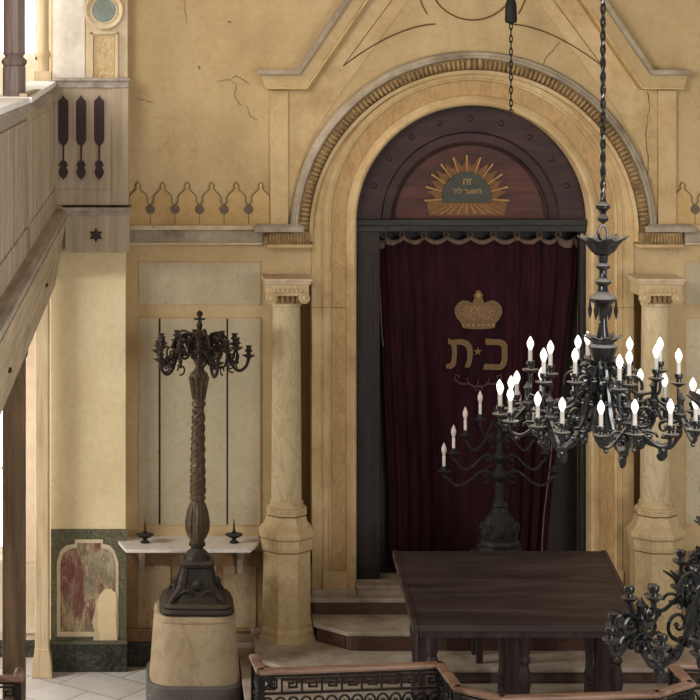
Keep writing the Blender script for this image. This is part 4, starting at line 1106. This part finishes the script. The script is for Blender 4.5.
# ================================================================== PEDESTAL + FLOOR CANDELABRUM
def sq_lathe(m, prof, c, n=40, e=4.0, rot=0.0):
    """rounded-square sections (superellipse)"""
    v = []; f = []
    for r, z in prof:
        for k in range(n):
            a = 2*pi*k/n; ca, sa = cos(a), sin(a)
            q = (abs(ca)**e+abs(sa)**e)**(-1/e); v.append((c[0]+r*q*ca, c[1]+r*q*sa, z))
    for j in range(len(prof)-1):
        for k in range(n): f.append((j*n+k, j*n+(k+1) % n, (j+1)*n+(k+1) % n, (j+1)*n+k))
    f.append(tuple(range(n-1, -1, -1))); b = (len(prof)-1)*n; f.append(tuple(range(b, b+n)))
    return m.add(v, f)
def floor_candelabrum():
    Z0 = 15.32; x, y = X(195, 15.1), Y(Z0)
    zf = lambda q: H(q, 14.98)
    ped = thing('pedestal', (x, y, 0), 'tapering tan marbled stone pedestal under the tall floor candelabrum', 'pedestal')
    sq_lathe(MB(), [(.385, 0), (.385, .15), (.37, .165)], (x, y), 48, 5).build('plinth', 'pedbase', ped)
    zt = H(617, 15.03)
    sq_lathe(MB(), [(.36, .16), (.355, .2), (.335, .45), (.322, zt-.055), (.318, zt-.05)], (x, y), 48, 4.2).build('body', 'pedestal', ped)
    sq_lathe(MB(), [(.31, zt-.055), (.322, zt-.045), (.322, zt-.03), (.308, zt-.02), (.302, zt-.004), (.285, zt)], (x, y), 48, 4.2).build('top_moulding', 'pedestal', ped)
    x = X(196.5, 15.32)
    o = thing('candelabrum', (x, y, zt), 'tall bronze floor candelabrum with many empty cups on a stone pedestal', 'candelabrum')
    z = lambda q: H(q, Z0)
    zz = zt
    sq_lathe(MB(), [(.292, zz), (.297, zz+.015), (.285, zz+.035), (.275, zz+.04), (.28, zz+.055), (.265, zz+.07), (.24, zz+.075)], (x, y), 40, 7).build('base', 'bronze', o)
    sq_lathe(MB(), [(.22, zz+.07), (.20, zz+.1), (.17, zz+.15), (.14, zz+.22), (.122, zz+.30), (.115, z(566)), (.135, z(564)), (.138, z(561)), (.12, z(559))], (x, y), 40, 5).build('foot', 'bronze', o)
    m = MB()
    for k in range(4):
        a = pi/4+pi/2*k
        pth = cat([(.12, zz+.33), (.15, zz+.26), (.17, zz+.18), (.22, zz+.13), (.27, zz+.105), (.30, zz+.075), (.27, zz+.06), (.25, zz+.085)])
        m.tube(rz(pth, a), [.028+.014*sin(j*.22) for j in range(len(pth))], 7)
    for k in range(4):
        for sg in (-1, 1):
            sp = [(.18, zz+.12+.05*(1-.8*t)*sin(6.5*t+.5), sg*(.08+.055*(1-.8*t)*cos(6.5*t+.5))) for t in [j/14 for j in range(15)]]
            m.tube(rz(sp, pi/2*k), .012, 5)
        m.ball(rz([(.15, zz+.2, 0)], pi/2*k)[0], .045, 8, 6)
    m.move(x, y, 0); m.build('scroll_foot', 'bronze', o)
    MB().lathe([(.11, z(562)), (.105, z(557)), (.08, z(552)), (.05, z(549)), (.048, z(547)), (.066, z(546)), (.066, z(543)), (.05, z(541))], (x, y), 20).build('dome', 'bronze', o)
    # baluster and foliate shaft
    sh = [(.045, z(543)), (.065, z(539)), (.082, z(532)), (.085, z(525)), (.078, z(515)), (.062, z(505)), (.05, z(501)), (.062, z(500)), (.064, z(497)), (.052, z(495))]
    MB().lathe(sh, (x, y), 20).build('baluster', 'bronzeshaft', o)
    m = MB()
    for k in range(8):
        a = 2*pi*k/8
        m.tube([(x+r*cos(a), y+r*sin(a), q) for r, q in ((.06, z(538)), (.08, z(530)), (.083, z(522)), (.072, z(512)), (.058, z(504)))], [.012, .02, .02, .016, .008], 6)
    m.build('baluster_leaf', 'bronzeshaft', o)
    MB().lathe([(.052, z(497)), (.06, z(490)), (.056, z(470)), (.048, z(430)), (.043, z(408)), (.056, z(406)), (.056, z(403)), (.044, z(401)), (.048, z(392)), (.058, z(383)), (.064, z(378)), (.072, z(376.5)), (.072, z(374)), (.05, z(372)), (.035, z(369)), (.026, z(367)), (.035, z(364)), (.055, z(360)), (.06, z(357)), (.04, z(353))], (x, y), 18).build('shaft', 'bronzeshaft', o)
    m = MB(); n = 90
    for ph in (0, 2*pi/3, 4*pi/3):
        m.tube([(x+(.056-.012*t)*cos(ph+t*16), y+(.056-.012*t)*sin(ph+t*16), z(494)+(z(410)-z(494))*t) for t in [k/n for k in range(n+1)]], .0105, 5)
    for k in range(40):
        t = k/40; a = t*16+1.0+(k % 3)*2.1; m.ball((x+(.056-.012*t)*cos(a), y+(.056-.012*t)*sin(a), z(494)+(z(410)-z(494))*t), .014, 6, 5, 1, 1, 1.5)
    m.build('vine_relief', 'bronzeshaft', o)
    m = MB()
    for k in range(10):
        a = 2*pi*k/10; m.tube([(x+r*cos(a), y+r*sin(a), q) for r, q in ((.046, z(400)), (.054, z(390)), (.068, z(380)), (.08, z(377)))], [.008, .013, .012, .006], 5)
    m.build('capital_leaf', 'bronzeshaft', o)
    # crown
    MB().lathe([(.04, z(358)), (.07, z(353)), (.085, z(347)), (.08, z(340)), (.055, z(336)), (.03, z(333)), (.018, z(331)), (.02, z(328)), (.026, z(326)), (.016, z(323)), (.014, z(321)), (.022, z(320)), (.014, z(318))], (x, y), 16).build('crown', 'bronze', o)
    m = MB(); m.ball((x, y, z(314.5)), .026, 12, 8); m.box(x-.045, x+.045, y-.008, y+.008, z(320.3), z(318.7)); m.box(x-.008, x+.008, y-.045, y+.045, z(320.3), z(318.7)); m.tube([(x, y, z(318)), (x, y, z(310.5))], [.012, .005], 6)
    m.build('finial', 'bronze', o)
    o.rotation_euler = (0, .011, 0); o.location.z += .005
    for k in range(5):
        az = R(-2+72*k); b = MB()
        pth = cat([(.06, z(350)), (.12, z(341)), (.19, z(342)), (.235, z(352)), (.265, z(365)), (.32, z(370.5)), (.375, z(366)), (.395, z(358))])
        b.tube(rz(pth, az), .013, 6)
        pth = cat([(.05, z(345)), (.09, z(335)), (.16, z(332.5)), (.21, z(338)), (.20, z(346)), (.16, z(345))]); b.tube(rz(pth, az), .011, 6)
        for tt in (-.06, .06):
            pth = cat([(.05, z(347), tt*.5), (.10, z(337), tt), (.15, z(336), tt*1.3), (.19, z(343), tt*1.5), (.17, z(350), tt*1.5), (.13, z(347), tt*1.3)]); b.tube(rz(pth, az), .010, 6)
            b.ball(rz([(.12, z(354), tt*1.2)], az)[0], .024, 6, 5); b.ball(rz([(.235, z(349), tt*.5)], az)[0], .018, 6, 5)
        sp = spiral_rz((.265, z(357)), .055, 1.3, 1.2, sgn=-1); b.tube(rz(sp, az), .009, 5)
        sp = spiral_rz((.15, z(352)), .055, 1.3, 2.2, sgn=1); b.tube(rz(sp, az), .010, 5)
        for rr, q in ((.12, 338), (.18, 349), (.22, 345), (.1, 347), (.3, 362)): b.ball(rz([(rr, z(q), .015)], az)[0], .02, 6, 5)
        cups = [(.395, z(356), 0), (.29, z(346), .115), (.29, z(346), -.115)]
        for rr, q, tt in cups[1:]:
            b.tube(rz(cat([(.22, z(352), tt*.1), (.24, z(362), tt*.5), (.27, z(362), tt*.9), (rr, z(354), tt*1.02), (rr, q, tt)]), az), .010, 6)
            b.tube(rz([(rr-.03+.035*cos(t), z(366)+.035*sin(t), tt*.8) for t in [2*pi*j/12*.8 for j in range(13)]], az), .007, 5)
        b.move(x, y, 0)
        arm = b.build('arm', 'bronze', o)
        for c in cups:
            p = rz([c], az)[0]; zc = c[1]
            MB().lathe([(.010, zc-.02), (.034, zc-.004), (.05, zc+.004), (.052, zc+.010), (.024, zc+.008), (.016, zc+.016), (.016, zc+.034), (.03, zc+.04), (.033, zc+.05), (.022, zc+.052), (.018, zc+.075), (.028, zc+.08), (.026, zc+.086), (.012, zc+.084)], (x+p[0], y+p[1]), 12).build('candle_cup', 'bronze', arm)
floor_candelabrum()

# ================================================================== SHELF + PRICKETS
def shelf():
    zt = H(536, 16); zf_ = 15.56
    xa, xb = X(118.5), X(259); fa, fb = X(126, zf_), X(250.5, zf_); y0, y1 = Y(zf_), -.001
    o = thing('wall_shelf', ((xa+xb)/2, 0, zt-.3), 'white marble wall shelf with cut corners on iron brackets', 'shelf')
    pts = [(xa, y1), (xa, -.16), (fa, y0), (fb, y0), (xb, -.16), (xb, y1)]
    MB().prism(pts, zt-.028, zt, 'xy').build('slab', 'slab', o, False, .006)
    for p in (141.8, 241):
        x = X(p, 15.75); m = MB()
        sec = [(-.002, zt-.028), (-.34, zt-.028), (-.34, zt-.06), (-.2, zt-.10), (-.09, zt-.18), (-.06, zt-.26), (-.07, zt-.3), (-.002, zt-.3)]
        m.prism(sec, x-.026, x+.026, 'yz'); m.build('bracket', 'graycap', o, False, .005)
    for p, lab in ((145, 'small dark pricket candlestick on the shelf end nearer the painted dado'), (234, 'small dark pricket candlestick on the shelf end nearer the column')):
        Z0 = 15.78; x, y = X(p, Z0), Y(Z0)
        c = thing('pricket_candlestick', (x, y, zt), lab, 'candlestick', 'pricket candlesticks on the wall shelf')
        MB().lathe([(.035, zt), (.04, zt+.006), (.03, zt+.015), (.014, zt+.025), (.022, zt+.04), (.05, zt+.05), (.056, zt+.06), (.03, zt+.06), (.014, zt+.07)], (x, y), 16).build('base', 'dullbronze', c)
        MB().lathe([(.068, zt+.062), (.074, zt+.07), (.06, zt+.074), (.03, zt+.075), (.018, zt+.08), (.014, zt+.1)], (x, y), 16).build('drip_pan', 'dullbronze', c)
        MB().lathe([(.012, zt+.07), (.009, zt+.12), (.002, zt+.20)], (x, y), 8).build('spike', 'bronze', c)
shelf()

# ================================================================== IRON RAILING
HR = 1.146
def panel(root, a, b, name='railing_panel', skip=None):
    """cast-iron lattice between two plan points, with wooden handrail above"""
    L = math.hypot(b[0]-a[0], b[1]-a[1]); ang = math.atan2(b[1]-a[1], b[0]-a[0])
    m = MB(); t = .010
    def bar(x0, x1, z0, z1, d=t): m.box(x0, x1, -d, d, z0, z1)
    top = HR-.035
    bar(0, L, top-.02, top); bar(0, L, top-.135, top-.12); bar(0, L, top-.29, top-.275); bar(0, L, .05, .075); bar(0, L, .32, .335)
    # Greek key band
    u = .125; n = max(1, round(L/u)); u = L/n; h0 = top-.12; h = .10
    for k in range(n):
        x = k*u; w = .011
        zs = h0+.002
        bar(x, x+w, zs, zs+h*.86); bar(x, x+u*.82, zs+h*.74, zs+h*.74+w); bar(x+u*.82-w, x+u*.82, zs+h*.26, zs+h*.84); bar(x+u*.36, x+u*.82, zs+h*.22, zs+h*.22+w); bar(x+u*.36, x+u*.36+w, zs+h*.22, zs+h*.55); bar(x+u*.36, x+u*.62, zs+h*.47, zs+h*.47+w)
    # band of linked rings
    u = .085; n = max(1, round(L/u)); u = L/n
    for k in range(n):
        cx = (k+.5)*u; zc = top-.20
        m.tube([(cx+u*.42*cos(q), 0, zc+.045*sin(q)) for q in [2*pi*j/14 for j in range(14)]], .0085, 5, True)
        m.ball((cx, 0, zc), .018, 8, 5); bar(cx-.006, cx+.006, zc-.09, zc-.03)
    # crossed bars of the field
    u = .16; n = max(1, round(L/u)); u = L/n
    for k in range(n):
        x = k*u
        for z0, z1 in ((.335, .595), (.595, top-.29)):
            m.tube([(x, 0, z0), (x+u, 0, z1)], .008, 5); m.tube([(x, 0, z1), (x+u, 0, z0)], .008, 5)
            m.ball((x+u/2, 0, (z0+z1)/2), .022, 8, 5)
        m.tube([(x+u*.5+u*.38*cos(q), 0, .2+.1*sin(q)) for q in [2*pi*j/14 for j in range(14)]], .008, 5, True)
    m.move(a[0], a[1], 0, ang)
    m.build('grille', 'railiron', root, True)
    # rail
    r = MB()
    sec = [(-.028, HR-.035), (-.036, HR-.02), (-.032, HR-.006), (-.018, HR), (.018, HR), (.032, HR-.006), (.036, HR-.02), (.028, HR-.035)]
    nn = len(sec)
    v = [(-.015, p, q) for p, q in sec]+[(L+.015, p, q) for p, q in sec]
    r.add(v, [tuple(range(nn)), tuple(range(2*nn-1, nn-1, -1))]+[(i, nn+i, nn+(i+1) % nn, (i+1) % nn) for i in range(nn)])
    r.move(a[0], a[1], 0, ang); r.build('handrail', 'handrail', root, True)
def post(root, p, ball=False):
    m = MB().box(p[0]-.024, p[0]+.024, p[1]-.024, p[1]+.024, 0, HR-.03)
    m.build('post', 'railiron', root, False, .004)
def railing():
    def pt(px, Z): return (X(px, Z), Y(Z))
    A0 = pt(254.5, 12.62); B0 = pt(261, 12.33); B1 = pt(440, 12.47); C1 = pt(458, 12.0); D1 = pt(502, 11.81); E0 = pt(657, 11.9); E1 = pt(690, 12.09); F1 = pt(672.5, 12.46); G1 = (4.56, Y(12.36)); G2 = (4.56, Y(12.66))
    o = thing('iron_railing', ((B0[0]+E1[0])/2, Y(12.2), 0), 'black cast-iron railing with Greek key band and brown handrail around the reading table', 'railing', 'iron railings')
    P = [A0, B0, B1, C1, D1, E0, E1, F1, G1, G2]
    for a, b in zip(P, P[1:]): panel(o, a, b)
    for p in P: post(o, p)
    # crossed square in the corner
    Z0 = 12.34; a = pt(263.5, Z0); b = pt(275, Z0); m = MB(); yy = a[1]-.016
    z1, z0 = HR-.055, HR-.135
    for q in ((a[0], b[0], z0, z0+.01), (a[0], b[0], z1-.01, z1), (a[0], a[0]+.01, z0, z1), (b[0]-.01, b[0], z0, z1)): m.box(q[0], q[1], yy-.006, yy+.006, q[2], q[3])
    m.tube([(a[0], yy, z0), (b[0], yy, z1)], .008, 5); m.tube([(a[0], yy, z1), (b[0], yy, z0)], .008, 5)
    m.build('crossed_square', 'railiron', o, False)
    o = thing('iron_railing', (-1.2, Y(12.2), 0), 'end of a black iron railing beside the thick brown gallery post', 'railing', 'iron railings')
    a = (-2.6, Y(12.2)); b = (-.862, Y(12.2)); panel(o, a, b); post(o, a); post(o, b)
    m = MB(); m.ball((b[0]+.012, b[1], HR-.0), .045, 12, 8, .8, .8, 1.2); m.build('rail_knob', 'handrail', o)
railing()

# ================================================================== CAMERA + LIGHT
cam = bpy.data.cameras.new('camera'); co = bpy.data.objects.new('camera', cam); COL.objects.link(co)
co.location = (0, -D, EYE); co.rotation_euler = (R(90), 0, 0)
cam.sensor_width = 36; cam.sensor_fit = 'HORIZONTAL'; cam.lens = F/700*36
cam.shift_x = (350-153)/700; cam.shift_y = -(350-53)/700
cam.clip_start = .1; cam.clip_end = 100
bpy.context.scene.camera = co

def area(name, loc, rot, sx, sy, energy, col):
    l = bpy.data.lights.new(name, 'AREA'); l.shape = 'RECTANGLE'; l.size = sx; l.size_y = sy; l.energy = energy; l.color = col
    o = bpy.data.objects.new(name, l); COL.objects.link(o); o.location = loc
    from mathutils import Vector
    d = Vector(rot)-Vector(loc); o.rotation_euler = d.to_track_quat('-Z', 'Y').to_euler(); return o
area('aisle_window_light_low', (-4.2, -2.2, 3.0), (-.2, -1.0, 0), 1.8, .9, 230, (.94, .97, 1))
hi = area('aisle_window_light_high', (-4.4, -1.6, 6.6), (-.9, -.5, 4.9), 1.4, 1.8, 26, (1, .99, .97)); hi.data.spread = R(60)
area('hall_fill_light', (-3.4, -10.8, 7.0), (2.0, 0, 1.6), 3.2, 3.2, 560, (1, .98, .97))  # soft fill added behind the camera, standing for no known window
area('hall_fill_light_far', (5.5, -11.5, 3.6), (1.0, 0, 1.6), 3.2, 3.2, 340, (1, .98, .97))  # second added fill, lifts the gallery face and the lower wall
w = bpy.data.worlds.new('world'); bpy.context.scene.world = w; w.use_nodes = True
w.node_tree.nodes['Background'].inputs[0].default_value = lin((240, 240, 242)); w.node_tree.nodes['Background'].inputs[1].default_value = .40
sc = bpy.context.scene
sc.view_settings.view_transform = 'Standard'; sc.view_settings.look = 'None'; sc.view_settings.exposure = 0; sc.view_settings.gamma = 1
sc.cycles.max_bounces = 6
